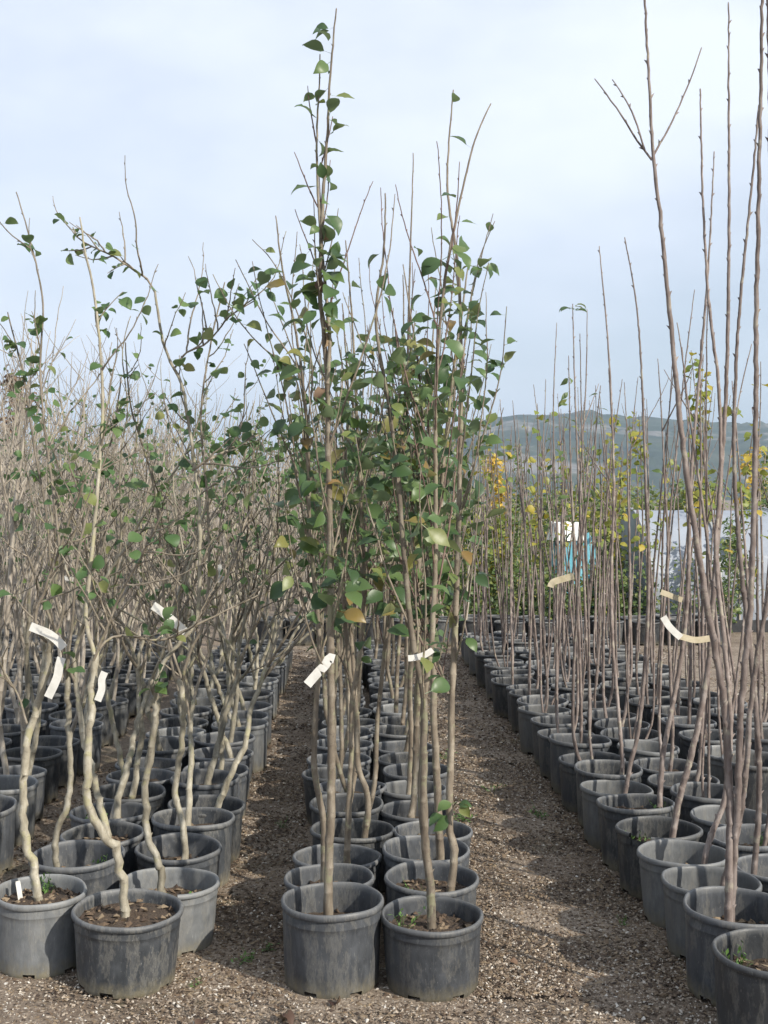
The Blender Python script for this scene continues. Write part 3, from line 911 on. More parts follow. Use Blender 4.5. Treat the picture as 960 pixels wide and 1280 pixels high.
TAGS = [
    ('white paper tag tied to the tallest pear tree, its end hanging free', [(-0.029, 4.39, 1.181), (-0.046, 4.39, 1.186), (-0.061, 4.39, 1.16), (-0.087, 4.39, 1.134), (-0.127, 4.39, 1.088)], (0.7, 0, 0.7), 0.033, 'paper'),
    ('white paper tag on the forked pear tree between the stems', [(0.235, 4.35, 1.189), (0.263, 4.35, 1.192), (0.298, 4.35, 1.203), (0.323, 4.35, 1.22)], (0, 0, 1), 0.022, 'paper'),
    ('white paper tag curling off the two-tag fruit tree, higher of its two', [(-1.17, 4.56, 1.281), (-1.14, 4.56, 1.269), (-1.104, 4.56, 1.254), (-1.071, 4.56, 1.23), (-1.044, 4.56, 1.2)], (0.3, 0, 0.95), 0.033, 'paper'),
    ('white paper tag hanging on the two-tag fruit tree, lower of its two', [(-1.053, 4.56, 1.164), (-1.062, 4.56, 1.131), (-1.071, 4.56, 1.086), (-1.104, 4.56, 1.014)], (1, 0, 0.2), 0.032, 'paper'),
    ('white paper tag lying slantwise on the limb of the fruit tree with torn pot', [(-0.748, 4.8, 1.338), (-0.72, 4.8, 1.319), (-0.673, 4.8, 1.281), (-0.619, 4.8, 1.233)], (0.5, 0, 0.85), 0.033, 'paper'),
    ('small white tag folded on the fruit tree in the widest dark pot', [(-0.864, 4.42, 1.13), (-0.875, 4.42, 1.101), (-0.875, 4.42, 1.066), (-0.89, 4.42, 1.025)], (1, 0, 0.1), 0.026, 'paper'),
    ('yellowed tag bent round a slender sapling stem by the wide path', [(1.112, 6.5, 1.285), (1.125, 6.5, 1.311), (1.176, 6.5, 1.328), (1.236, 6.5, 1.345)], (0, 0, 1), 0.035, 'paper_yellowed'),
    ('pale strip tag slanting between two slender stems, beside the yellowed loop', [(1.425, 5.4, 1.235), (1.446, 5.4, 1.199), (1.471, 5.4, 1.171), (1.503, 5.4, 1.142)], (0.7, 0, 0.7), 0.03, 'paper'),
    ('yellowed loop tag round a slender stem, below the slanting strip', [(1.491, 5.42, 1.151), (1.526, 5.42, 1.14), (1.576, 5.42, 1.129), (1.637, 5.42, 1.136)], (0, 0.1, 1), 0.028, 'paper_yellowed'),
    ('small faded tag on a slender stem above the slanting strip', [(1.545, 5.9, 1.306), (1.568, 5.9, 1.298), (1.615, 5.9, 1.279), (1.65, 5.9, 1.267)], (0, 0, 1), 0.026, 'paper_yellowed'),
    ('little white tag far back in the crowded bed', [(-0.816, 8.0, 1.322), (-0.795, 8.0, 1.269), (-0.805, 8.0, 1.206)], (1, 0, 0), 0.035, 'paper'),
    ('twisted white tag at the side of a far crooked fruit tree', [(-1.612, 7.0, 1.303), (-1.557, 7.0, 1.294), (-1.506, 7.0, 1.285)], (0, 0, 1), 0.025, 'paper'),
]


# ------------------------------------------------------------------ trees
ORD = 'first second third fourth fifth sixth seventh eighth ninth tenth eleventh twelfth thirteenth fourteenth fifteenth'.split()

def stem_obj(name, root, pts, r0, r1, rng, m, sides=8, buds=0.0, step=0.03, pw=1.0, rough=0.14, every=3, flare=0.0):
    P = resample(pts, step) if len(pts) < 40 else np.asarray(pts)
    P = P + np.concatenate([np.zeros((1, 3)), rng.normal(size=(len(P) - 1, 3)) * r1 * 0.28])
    R = taper(len(P), r0, r1, pw)
    k = np.arange(len(P))
    R = R * (1 + 0.07 * np.clip(rng.normal(size=len(P)), -0.6, 1.8) * (rng.random(len(P)) < 0.3))        # old nodes and pruning scars
    if flare:
        R = R * (1 + flare * np.exp(-k * step / 0.04))
    mb = MB()
    tube(mb, P, R, sides, rng, rough, buds, every)
    o = link(name, mb.mesh(name, m), parent=root)
    return o, P, R

def at_len(P, f):
    i = min(len(P) - 2, max(0, int(f * (len(P) - 1))))
    return P[i], unit(P[i + 1] - P[i])

def out_dir(rng, axis, ang, az=None):
    a = rng.random() * 6.28 if az is None else az
    side = np.array([math.cos(a), math.sin(a), 0])
    side = unit(side - axis * side.dot(axis))
    return unit(axis * math.cos(ang) + side * math.sin(ang))

def upright_branches(rng, root, P, R, n, f0, f1, L0, L1, ang, m, leaves, kind, lsize, single, zlo, zhi, thin=0.30, buds=0.0055):
    """steep whippy branches on a leader, each with its own leaves (single = every leaf an object)"""
    fol = MB()
    got = 0
    az = rng.random() * 6.28
    made = []
    for i in range(n):
        f = f0 + (f1 - f0) * (i + 0.6 * rng.random()) / n
        p, d = at_len(P, f)
        az += 2.4 + rng.normal() * 0.4
        r = R[min(len(R) - 1, int(f * (len(R) - 1)))] * (thin + 0.15 * rng.random())
        L = (L0 + (L1 - L0) * rng.random()) * (1.25 - 0.85 * f)
        L = min(L, max(0.22, 2.95 + 0.12 * rng.normal() - p[2]))
        B = walk(rng, p, out_dir(rng, d, ang * (0.7 + 0.6 * rng.random()), az), L, 0.028, 0.035, 0.035, 0.0012)
        mb = MB()
        Rb = taper(len(B), max(r, 0.0032), 0.0015, 0.8)
        tube(mb, B, Rb, 5, rng, 0.1, buds, 2)
        o = link('branch', mb.mesh('branch', m), parent=root)
        made.append((o, B))
    for k in range(leaves):
        o, B = made[int(rng.integers(0, len(made)))]
        for _ in range(14):
            f = 0.05 + 0.9 * rng.random()
            p, d = at_len(B, f)
            zc = (p[2] - zlo) / (zhi - zlo)
            if 0 < zc < 1 and rng.random() < 1.1 - abs(zc - 0.42) * 1.75:
                break
        else:
            continue
        dd, nr = leaf_dir(rng, d, 0.1)
        s = lsize * (0.65 + 0.6 * rng.random())
        if single:
            place_leaf(rng, kind, p, dd, nr, s, o)
        else:
            join_leaf(fol, rng, kind, p, dd, nr, s)
            got += 1
    if got:
        fo = link('foliage', fol.mesh('foliage', LEAF[kind][0][0].materials[0].name, True, True), parent=root)
        fo['kind'] = 'stuff'
    return made

def leaves_on(rng, o, P, n, f0, f1, kind, size, droop=0.1):
    for k in range(n):
        f = f0 + (f1 - f0) * (k + rng.random()) / n
        p, d = at_len(P, f)
        dd, nr = leaf_dir(rng, d, droop)
        place_leaf(rng, kind, p, dd, nr, size * (0.7 + 0.5 * rng.random()), o)

def rel(poly, base, rng, sway=0.02):
    P = np.array(poly, float) - np.array([base[0], base[1], 0])
    ph = rng.random() * 6.28
    k = np.linspace(0, 1, len(P))
    P[:, 1] += sway * np.sin(k * 5 + ph) * np.minimum(1, k * 4)
    return P

# ---- the two-row bed of leafy pears
def pear(rng, loc, r, h, label, group, lead=2.7, leaves=60, single=False, trace=None, nb=9, pot=None, mulch=False, lean=None, depth=None, fork=False):
    root = thing('potted_pear_tree', label, 'potted tree', (loc[0], loc[1], 0), 0, group)
    sz = pot_parts(rng, root, r, h, pot, mulch, 0.012, depth)
    stems = []
    if trace:
        for i, (poly, r0, r1) in enumerate(trace):
            P = rel(poly, loc, rng, 0.03)
            if i == 0:
                P[0, 2] = sz - 0.03
            o, P, R = stem_obj('trunk' if i == 0 else 'limb', root, P, r0, r1, rng, 'bark_pear', 9, 0.0045, 0.03, 0.9, flare=0.2 if i == 0 else 0)
            stems.append((o, P, R))
    else:
        off = rng.normal(size=2) * 0.04
        ln = lean if lean is not None else (rng.normal() * 0.05, rng.normal() * 0.04)
        b = np.array([off[0], off[1], sz - 0.03])
        P = walk(rng, b, (rng.normal() * 0.22, rng.normal() * 0.2, 1), 0.32, 0.05, 0.05, 0.1)
        Q = walk(rng, P[-1], (ln[0], ln[1], 1), lead - P[-1][2], 0.06, 0.02, 0.012)
        pts = np.concatenate([P, Q[1:]])
        o, P, R = stem_obj('trunk', root, pts[::2], 0.0135 + 0.005 * rng.random(), 0.0022, rng, 'bark_pear', 7, 0.0045, 0.035, 0.8, flare=0.2)
        stems.append((o, P, R))
        if fork:
            p, d = at_len(P, 0.25 + 0.15 * rng.random())
            Q = walk(rng, p, out_dir(rng, d, 0.22), lead * 0.62, 0.06, 0.02, 0.02)
            o, P2, R2 = stem_obj('limb', root, Q[::2], 0.0085, 0.0022, rng, 'bark_pear', 6, 0.0045, 0.035, 0.8)
            stems.append((o, P2, R2))
    main = [q for q in stems if q[2][0] > 0.0045]
    each = max(1, nb // len(main))
    for k, (o, P, R) in enumerate(main):
        top = P[-1][2]
        f0 = max(0.12, (1.0 - P[0][2]) / max(0.2, top - P[0][2]))
        upright_branches(rng, root, P, R, each, min(f0, 0.5), 0.78, 0.45, 1.25, 0.40, 'twig_red' if k % 2 else 'bark_pear', leaves // len(main), 'pear', 0.092, single, 1.05, 2.70)
    return root, stems

# ---- the crooked, pale-barked fruit trees
def crooked(rng, loc, r, h, label, group, top=2.5, leaves=40, single=False, trace=None, limbs=3, pot=None, mulch=False, depth=None, detail=True):
    root = thing('potted_fruit_tree', label, 'potted tree', (loc[0], loc[1], 0), 0, group)
    sz = pot_parts(rng, root, r, h, pot, mulch, 0.015, depth)
    stems = []
    if trace:
        for i, (poly, r0, r1) in enumerate(trace):
            P = rel(poly, loc, rng, 0.035)
            if i == 0:
                P[0, 2] = sz - 0.03
            o, P, R = stem_obj('trunk' if i == 0 else 'limb', root, P, r0, r1, rng, 'bark_apple' if r0 > 0.008 else 'bark_limb', 9, 0.004, 0.03, 0.7, 0.2, 4, flare=0.15 if i == 0 else 0)
            if i:
                stems.append((o, P, R))
    else:
        off = rng.normal(size=2) * 0.04
        pts = walk(rng, (off[0], off[1], sz - 0.03), (rng.normal() * 0.3, rng.normal() * 0.25, 1), 0.62 + 0.3 * rng.random(), 0.12, 0.13, 0.10)
        o, P, R = stem_obj('trunk', root, pts, 0.016 + 0.004 * rng.random(), 0.010, rng, 'bark_apple', 8, 0.003, 0.035, 0.8, 0.22, 5, 0.2)
        az = rng.random() * 6.28
        for i in range(limbs):
            az += 6.28 / limbs + rng.normal() * 0.4
            d = unit(P[-1] - P[-2])
            Q = walk(rng, P[-1 - 2 * i], out_dir(rng, d, 0.25 + 0.35 * rng.random(), az), max(0.6, (top - P[-1][2]) * (0.75 + 0.4 * rng.random())), 0.10, 0.09, 0.06)
            o, Q, R2 = stem_obj('limb', root, Q, 0.0075 + 0.0025 * rng.random(), 0.0022, rng, 'bark_limb' if rng.random() < 0.6 else 'bark_apple', 6, 0.004, 0.035, 0.8, 0.2, 3)
            stems.append((o, Q, R2))
    fol = MB()
    tw = MB()
    per = max(1, leaves // max(1, len(stems)))
    for (o, P, R) in stems:
        ntw = 9 if detail else 6
        shoots = []
        for i in range(ntw):
            f = 0.15 + 0.8 * (i + rng.random()) / ntw
            p, d = at_len(P, f)
            L = (0.12 + 0.5 * rng.random() ** 1.5) * (1.1 - 0.5 * f)
            B = walk(rng, p, out_dir(rng, d, 0.5 + 0.6 * rng.random()), L, 0.03, 0.10, 0.07, 0.002)
            Rb = taper(len(B), 0.0042 * (1.15 - 0.5 * f), 0.0014)
            if detail:
                mb = MB()
                tube(mb, B, Rb, 5, rng, 0.15, 0.005, 2)
                t = link('twig', mb.mesh('twig', 'bark_limb'), parent=o)
            else:
                tube(tw, B, Rb, 4, rng, 0.1, 0.005, 3)
                t = o
            shoots.append((t, B))
        for k in range(per):
            t, B = shoots[int(rng.integers(0, len(shoots)))]
            p, d = at_len(B, 0.1 + 0.88 * rng.random())
            if rng.random() > (0.12 if p[2] < 1.2 else 0.35 if p[2] < 1.75 else 0.85):
                continue
            dd, nr = leaf_dir(rng, d, 0.05)
            s = 0.058 * (0.6 + 0.7 * rng.random())
            if single:
                place_leaf(rng, 'apple', p, dd, nr, s, o)
            else:
                join_leaf(fol, rng, 'apple', p, dd, nr, s)
    if tw.n:
        k = link('twigs', tw.mesh('twigs', 'bark_limb'), parent=root)
        k['kind'] = 'stuff'
    if fol.n:
        k = link('foliage', fol.mesh('foliage', 'leaf_apple', True, True), parent=root)
        k['kind'] = 'stuff'
    return root, stems

# ---- the bare, twiggy saplings of the crowded bed
def bare(rng, loc, r, h, label, group, top=2.7, pot=None):
    root = thing('potted_bare_sapling', label, 'potted tree', (loc[0], loc[1], 0), 0, group)
    sz = pot_parts(rng, root, r, h, pot, False, 0.02)
    ns = 1 if rng.random() < 0.6 else 2
    cr = MB()
    fol = MB()
    for s in range(ns):
        off = rng.normal(size=2) * 0.05
        pts = walk(rng, (off[0], off[1], sz - 0.03), (rng.normal() * 0.2, rng.normal() * 0.2, 1), top * (0.75 + 0.2 * rng.random()), 0.14, 0.06, 0.03)
        o, P, R = stem_obj('trunk', root, pts, 0.014 + 0.006 * rng.random(), 0.0025, rng, 'bark_bare' if rng.random() < 0.7 else 'bark_apple', 6, 0.003, 0.05, 0.8, 0.15)
        for i in range(9):
            f = 0.28 + 0.65 * (i + rng.random()) / 9
            p, d = at_len(P, f)
            B = walk(rng, p, out_dir(rng, d, 0.22 + 0.38 * rng.random()), (0.5 + 0.8 * rng.random()) * (1.15 - 0.7 * f), 0.05, 0.05, 0.06, 0.003)
            tube(cr, B, taper(len(B), 0.0065 * (1.2 - 0.6 * f), 0.0016), 4, rng, 0.1, 0.005, 3)
            for q in range(3):
                p2, d2 = at_len(B, 0.2 + 0.7 * rng.random())
                B2 = walk(rng, p2, out_dir(rng, d2, 0.5 + 0.4 * rng.random()), 0.12 + 0.35 * rng.random(), 0.05, 0.08, 0.07)
                tube(cr, B2, taper(len(B2), 0.003, 0.0013), 3)
                if rng.random() < 0.28:
                    p3, d3 = at_len(B2, rng.random())
                    dd, nr = leaf_dir(rng, d3)
                    join_leaf(fol, rng, 'apple', p3, dd, nr, 0.05 * (0.7 + 0.6 * rng.random()))
    k = link('crown', cr.mesh('crown', 'bark_bare'), parent=root)
    k['kind'] = 'stuff'
    if fol.n:
        k = link('foliage', fol.mesh('foliage', 'leaf_apple', True, True), parent=root)
        k['kind'] = 'stuff'
    return root

# ---- the slender, nearly leafless saplings
def slender(rng, loc, r, h, label, group, top=2.9, stems=2, trace=None, pot=None, mulch=False, tips=0, depth=None, kind='yellow', green=0):
    root = thing('potted_slender_sapling', label, 'potted tree', (loc[0], loc[1], 0), 0, group)
    sz = pot_parts(rng, root, r, h, pot, mulch, 0.015, depth)
    made = []
    if trace:
        for i, (poly, r0, r1) in enumerate(trace):
            P = rel(poly, loc, rng, 0.02)
            if P[0, 2] < h + 0.1:
                P[0, 2] = sz - 0.03
            o, P, R = stem_obj('stem' if r0 > 0.006 else 'branch', root, P, r0, r1, rng, 'bark_slender', 8, 0.0075, 0.03, 0.9, 0.12, 2, 0.2 if P[0, 2] < h else 0)
            made.append((o, P, R))
    else:
        for s in range(stems):
            off = rng.normal(size=2) * (0.02 + 0.02 * (stems > 1))
            hh = top * (0.82 + 0.22 * rng.random())
            ln = (rng.normal() * 0.055, rng.normal() * 0.06)
            b = np.array([off[0], off[1], sz - 0.03])
            P = walk(rng, b, (off[0] * 6 + rng.normal() * 0.1, off[1] * 6, 1), 0.25, 0.05, 0.04, 0.06)
            Q = walk(rng, P[-1], (ln[0], ln[1], 1), hh - P[-1][2], 0.10, 0.016, 0.006)
            pts = np.concatenate([P, Q[1:]])
            o, P, R = stem_obj('stem', root, pts[::2], 0.0115 - 0.0018 * stems + 0.0035 * rng.random(), 0.0022, rng, 'bark_slender', 6, 0.006, 0.04, 0.85, 0.1, 2, 0.2)
            made.append((o, P, R))
            if rng.random() < 0.6:
                p, d = at_len(P, 0.55 + 0.3 * rng.random())
                B = walk(rng, p, out_dir(rng, d, 0.35 + 0.3 * rng.random()), 0.2 + 0.4 * rng.random(), 0.04, 0.02, 0.03, 0.002)
                mb = MB()
                tube(mb, B, taper(len(B), 0.0045, 0.0018), 5, rng, 0.1, 0.005, 2)
                link('branch', mb.mesh('branch', 'bark_slender'), parent=root)
    if tips:
        o, P, R = made[0]
        fol = MB()
        for k in range(tips):
            p, d = at_len(P, 0.55 + 0.45 * rng.random())
            dd, nr = leaf_dir(rng, d, 0.25)
            join_leaf(fol, rng, kind, p, dd, nr, 0.07 * (0.7 + 0.6 * rng.random()))
        k = link('foliage', fol.mesh('foliage', LEAF[kind][0][0].materials[0].name, True, True), parent=root)
        k['kind'] = 'stuff'
    return root, made

rng = np.random.default_rng(2024)

# ================= pears, two columns
PEAR_A = [(-0.04, 4.43, 0.187, 0.307), (-0.045, 4.80, 0.181, 0.272), (-0.02, 5.17, 0.187, 0.245), (0.045, 5.52, 0.192, 0.265)]
PEAR_B = [(0.325, 4.40, 0.190, 0.262), (0.345, 4.77, 0.188, 0.282), (0.352, 5.14, 0.184, 0.287), (0.41, 5.50, 0.178, 0.262)]
y = 5.88
while y < 12.8:
    PEAR_A.append((0.0 + rng.normal() * 0.025, y + rng.normal() * 0.015, 0.178 + 0.012 * rng.random(), 0.25 + 0.045 * rng.random()))
    PEAR_B.append((0.385 + rng.normal() * 0.02, y + rng.normal() * 0.015, 0.178 + 0.012 * rng.random(), 0.25 + 0.045 * rng.random()))
    y += 0.375
ROW_LOOK = ['tallest leafy pear tree, in the taller grey pot at the gravel edge',
            'forked leafy pear tree in the shorter grey pot of mulch at the gravel edge']
POT_AT = {}
for col, (spots, side) in enumerate(((PEAR_A, 'narrow path'), (PEAR_B, 'wide path'))):
    for i, (x, yy, r, h) in enumerate(spots):
        g = 'leafy pear trees in two columns'
        if i == 0:
            lab = ROW_LOOK[col]
        elif i < 14:
            lab = f'leafy pear tree, {ORD[i]} from the gravel edge, column along the {side}'
        else:
            lab = f'pear tree at the far end of the column along the {side}'
        single = i < 5
        tr = TRACE.get(('pear', col, i))
        root, stems = pear(rng, (x, yy), r, h, lab, g, lead=2.45 + 0.45 * rng.random(), leaves=(130 if i == 0 else 120 if i < 3 else 80 if i < 6 else 60 if i < 10 else 34),
                           single=single, trace=tr, nb=(16 if tr else 11 if i < 8 else 7), mulch=i < 4, depth=(0.11 if col == 0 else 0.065) if i == 0 else None,
                           pot=POTS[[0, 3][col]] if i == 0 else None, fork=rng.random() < 0.6)
        POT_AT[('pear', col, i)] = (root, stems)

# long leafy leader of the tallest pear, dead leaves caught in the twigs
root, stems = POT_AT[('pear', 0, 0)]
leaves_on(rng, stems[0][0], stems[0][1], 20, 0.76, 1.0, 'pear', 0.082, 0.0)
leaves_on(rng, stems[1][0], stems[1][1], 9, 0.4, 1.0, 'pear', 0.080, 0.0)
for k in range(4):
    o, P, R = stems[0]
    p, d = at_len(P, 0.60 + 0.06 * k)
    place_leaf(rng, 'dead', p, (rng.normal() * 0.4, -0.3, -1), (rng.normal(), -1, 0.2), 0.07, o)
for o, P, R in POT_AT[('pear', 0, 1)][1][1:]:
    leaves_on(rng, o, P, 6, 0.15, 1.0, 'pear', 0.07, 0.1)
for key in (('pear', 1, 0), ('pear', 1, 1)):
    for o, P, R in POT_AT[key][1]:
        leaves_on(rng, o, P, 6, 0.45, 0.99, 'pear', 0.08, 0.05)

# ================= crooked fruit trees
CR_A = [(-0.790, 4.445, 0.205, 0.268), (-0.690, 4.825, 0.198, 0.245), (-0.705, 5.215, 0.186, 0.272), (-0.690, 5.59, 0.192, 0.30)]
CR_B = [(-1.145, 4.600, 0.173, 0.285), (-1.085, 5.00, 0.193, 0.305), (-1.06, 5.39, 0.186, 0.28), (-1.10, 5.77, 0.19, 0.28)]
y = 5.97
while y < 12.8:
    CR_A.append((-0.70 + rng.normal() * 0.02, y + rng.normal() * 0.015, 0.18 + 0.012 * rng.random(), 0.26 + 0.05 * rng.random()))
    CR_B.append((-1.09 + rng.normal() * 0.02, y + 0.17 + rng.normal() * 0.015, 0.18 + 0.012 * rng.random(), 0.26 + 0.05 * rng.random()))
    y += 0.385
LOOK = {(0, 0): 'crooked pale-barked fruit tree in the widest dark pot, at the gravel edge',
        (1, 0): 'crooked fruit tree with two white tags, in a clean light grey pot',
        (0, 1): 'crooked fruit tree in the faded pot with a torn rim'}
for col, (spots, side) in enumerate(((CR_A, 'beside the narrow path'), (CR_B, 'away from the narrow path'))):
    for i, (x, yy, r, h) in enumerate(spots):
        lab = LOOK.get((col, i)) or (f'crooked fruit tree, {ORD[i]} from the gravel edge, column {side}' if i < 13 else f'crooked fruit tree at the far end of the column {side}')
        tr = TRACE.get(('crooked', col, i))
        near = i < 4
        root, stems = crooked(rng, (x, yy), r, h, lab, 'crooked fruit trees in two columns', top=2.25 + 0.5 * rng.random(), leaves=(130 if i < 2 else 90 if i < 5 else 60),
                              single=near, trace=tr, limbs=3 if i < 9 else 2, mulch=i < 4, detail=i < 6,
                              pot={(0, 0): POTS[6], (1, 0): POTS[2], (0, 1): POT_TORN}.get((col, i)), depth={(0, 0): 0.045, (1, 0): 0.05}.get((col, i)))
        POT_AT[('crooked', col, i)] = (root, stems)

def sprig(root_key, z, n, size, kind, name='trunk'):
    root = POT_AT[root_key][0]
    tk = [c for c in root.children if c.name.split('.')[0] == name][0]
    co = np.array([v.co[:] for v in tk.data.vertices])
    p = co[np.argsort(np.abs(co[:, 2] - z))[:8]].mean(0)
    B = walk(rng, p, (0.5, -0.5, 0.5), 0.09, 0.015, 0.1, 0.05)
    mb = MB()
    tube(mb, B, taper(len(B), 0.0028, 0.0014), 5)
    tw = link('sprig', mb.mesh('sprig', 'bark_limb'), parent=root)
    for k in range(n):
        q, d = at_len(B, (k + 0.5) / n)
        dd, nr = leaf_dir(rng, d, 0.35)
        dd[1] = -abs(dd[1])
        place_leaf(rng, kind, q, dd, nr, size * (0.8 + 0.4 * rng.random()), tw)

sprig(('pear', 1, 1), 0.52, 5, 0.085, 'pear')
sprig(('crooked', 0, 1), 1.0, 6, 0.07, 'apple')
sprig(('crooked', 1, 1), 1.1, 4, 0.06, 'apple')

# the torn strip of rim folded over on the faded pot
tr_root = POT_AT[('crooked', 0, 1)][0]
mb = MB()
a0 = math.radians(30 * 360 / 44)
a1 = math.radians(35 * 360 / 44)
pts = []
for k, (r, z) in enumerate(((0.20, 0.222), (0.185, 0.232), (0.16, 0.236), (0.135, 0.231))):
    for a in (a0 - 0.05, (a0 + a1) / 2 - 0.1, a1 - 0.2):
        pts.append((r * math.cos(a), r * math.sin(a), z + 0.006 * math.sin(5 * a)))
        pts.append((r * math.cos(a), r * math.sin(a), z + 0.006 * math.sin(5 * a) - 0.004))
fc = []
for i in range(3):
    for j in range(2):
        a = (i * 3 + j) * 2
        b = a + 6
        fc += [(a, a + 2, b + 2, b), (a + 1, b + 1, b + 3, a + 3)]
mb.add(pts, [np.array(fc)])
link('rim_flap', mb.mesh('rim_flap', 'pot_faded'), parent=tr_root)

# ================= slender saplings, two columns on the far side of the wide path, and two more behind
SL_A = [(1.395, 3.95, 0.190, 0.30), (1.405, 4.335, 0.187, 0.317), (1.425, 4.71, 0.185, 0.285), (1.425, 5.08, 0.186, 0.285), (1.415, 5.45, 0.186, 0.29), (1.41, 5.82, 0.188, 0.31)]
y = 6.2
while y < 13.4:
    SL_A.append((1.42 + rng.normal() * 0.02 + (y - 6) * 0.006, y + rng.normal() * 0.012, 0.178 + 0.012 * rng.random(), 0.27 + 0.05 * rng.random()))
    y += 0.37
SL_B = []
y = 4.55
while y < 13.4:
    SL_B.append((1.80 + rng.normal() * 0.02 + max(0, y - 6) * 0.006, y + rng.normal() * 0.012, 0.178 + 0.012 * rng.random(), 0.26 + 0.05 * rng.random()))
    y += 0.375
for col, (spots, side) in enumerate(((SL_A, 'bordering the wide path'), (SL_B, 'one in from the wide path'))):
    for i, (x, yy, r, h) in enumerate(spots):
        if col == 0 and i == 0:
            lab = 'bare slender sapling in the pot standing out ahead of its column'
        elif col == 0 and i == 1:
            lab = 'sapling with a long leaning stem that forks at the top, in a dark pot'
        elif i < 13:
            lab = f'slender bare sapling, {ORD[i]} from the gravel edge, column {side}'
        else:
            lab = f'slender bare sapling at the far end of the column {side}'
        tr = TRACE.get(('slender', col, i))
        root, made = slender(rng, (x, yy), r, h, lab, 'slender saplings beyond the wide path', top=(3.3 if yy < 5.2 else 2.95 if yy < 8 else 2.7), stems=int(rng.choice([1, 1, 2, 2, 3])),
                             trace=tr, mulch=yy < 5.9, tips=0 if tr or yy < 5.3 or rng.random() < (0.75 if yy < 7.5 else 0.45) else int(rng.integers(5, 22)),
                             pot=(POT_DARK_TORN if (col, i) == (0, 4) else POTS[5] if (col, i) == (0, 2) else POTS[0] if (col, i) == (0, 1) else None), kind=str(rng.choice(['yellow', 'long'])))
        POT_AT[('slender', col, i)] = (root, made)
lt_root, lt_made = POT_AT[('slender', 1, 7)]
o, P, R = lt_made[0]
for k in range(7):
    a = k * 0.95
    place_leaf(rng, 'pear', P[-1] - np.array([0, 0, 0.006 * k]), (math.cos(a), math.sin(a) * 0.6, -0.15), (0.1, -0.3, 1), 0.075, o)
y = 6.75
i = 0
while y < 13.2:
    for cx, side in ((2.27, 'facing the slender rows'), (2.66, 'facing the bare ground')):
        if cx > 2.5 and y < 7.4:
            continue
        lab = f'thin sapling in the short block behind, {ORD[i]} along the column {side}' if i < 12 else f'thin sapling at the far end of the short block, column {side}'
        slender(rng, (cx + rng.normal() * 0.03, y + rng.normal() * 0.02), 0.18 + 0.012 * rng.random(), 0.27 + 0.06 * rng.random(), lab, 'saplings in the short block behind',
                top=2.75, stems=int(rng.choice([1, 2, 2])), tips=int(rng.choice([0, 10, 26, 48])), pot=POTS[int(rng.choice([4, 6, 1, 2]))])
    y += 0.40
    i += 1

# ================= bare saplings, crowded bed behind the crooked trees
for k, cx in enumerate((-1.78, -2.17, -2.56, -2.95, -3.34, -3.73)):
    y = max(5.4, abs(cx) / 0.285 - 0.4) + 0.1 * k
    q = 0
    while y < 13.6:
        lab = (f'bare twiggy sapling, {ORD[q]} along the column next to the crooked fruit trees' if k == 0 and q < 12 else 'bare twiggy sapling at the far end of the column next to the crooked fruit trees' if k == 0
               else 'bare twiggy sapling deep in the crowded bed behind the crooked fruit trees')
        q += 1
        bare(rng, (cx + rng.normal() * 0.03, y + rng.normal() * 0.03), 0.175 + 0.015 * rng.random(), 0.26 + 0.05 * rng.random(),
             lab, 'bare saplings of the crowded bed', top=2.35 + 0.6 * rng.random())
        y += 0.40

# ------------------------------------------------------------------ far beds
def far_thicket():
    rng = np.random.default_rng(91)
    mb = MB()
    fol = MB()
    for _ in range(520):
        yy = 14.6 + 13 * rng.random() ** 1.2
        x = -0.34 * yy + rng.random() * (0.34 * yy + 1.5)
        H = 2.0 + 0.9 * rng.random()
        P = walk(rng, (x, yy, 0), (rng.normal() * 0.1, rng.normal() * 0.1, 1), H, 0.22, 0.05, 0.03)
        tube(mb, P, taper(len(P), 0.016, 0.003), 4)
        for i in range(9):
            p, d = at_len(P, 0.3 + 0.65 * rng.random())
            B = walk(rng, p, out_dir(rng, d, 0.3 + 0.5 * rng.random()), 0.3 + 0.6 * rng.random(), 0.1, 0.06, 0.06)
            tube(mb, B, taper(len(B), 0.006, 0.002), 3)
            if rng.random() < 0.35:
                p, d = at_len(B, rng.random())
                dd, nr = leaf_dir(rng, d)
                join_leaf(fol, rng, 'apple', p, dd, nr, 0.07)
    o = link('far_thicket', mb.mesh('far_thicket', 'bark_bare'))
    o['kind'] = 'stuff'
    o['label'] = 'far-off mass of bare brown saplings closing the view'
    o['category'] = 'thicket'
    o = link('far_leaves', fol.mesh('far_leaves', 'leaf_apple', True, True))
    o['kind'] = 'stuff'
    o['label'] = 'scattered green leaves in the far mass of saplings'
    o['category'] = 'foliage'

far_thicket()

# rows of pots with nothing told apart above them, across the end path
k = 0
for yy in (14.6, 15.0):
    for x in np.arange(-0.9, 4.6, 0.41):
        po = thing('nursery_pot', 'black pot in the cross row at the far end of the paths', 'pot', (float(x) + rng.normal() * 0.02, yy + rng.normal() * 0.02, 0), 0, 'black pots in the far cross row')
        pot_parts(rng, po, 0.185, 0.28 + 0.04 * rng.random(), POTS[int(rng.choice([4, 6]))], False, 0.02)

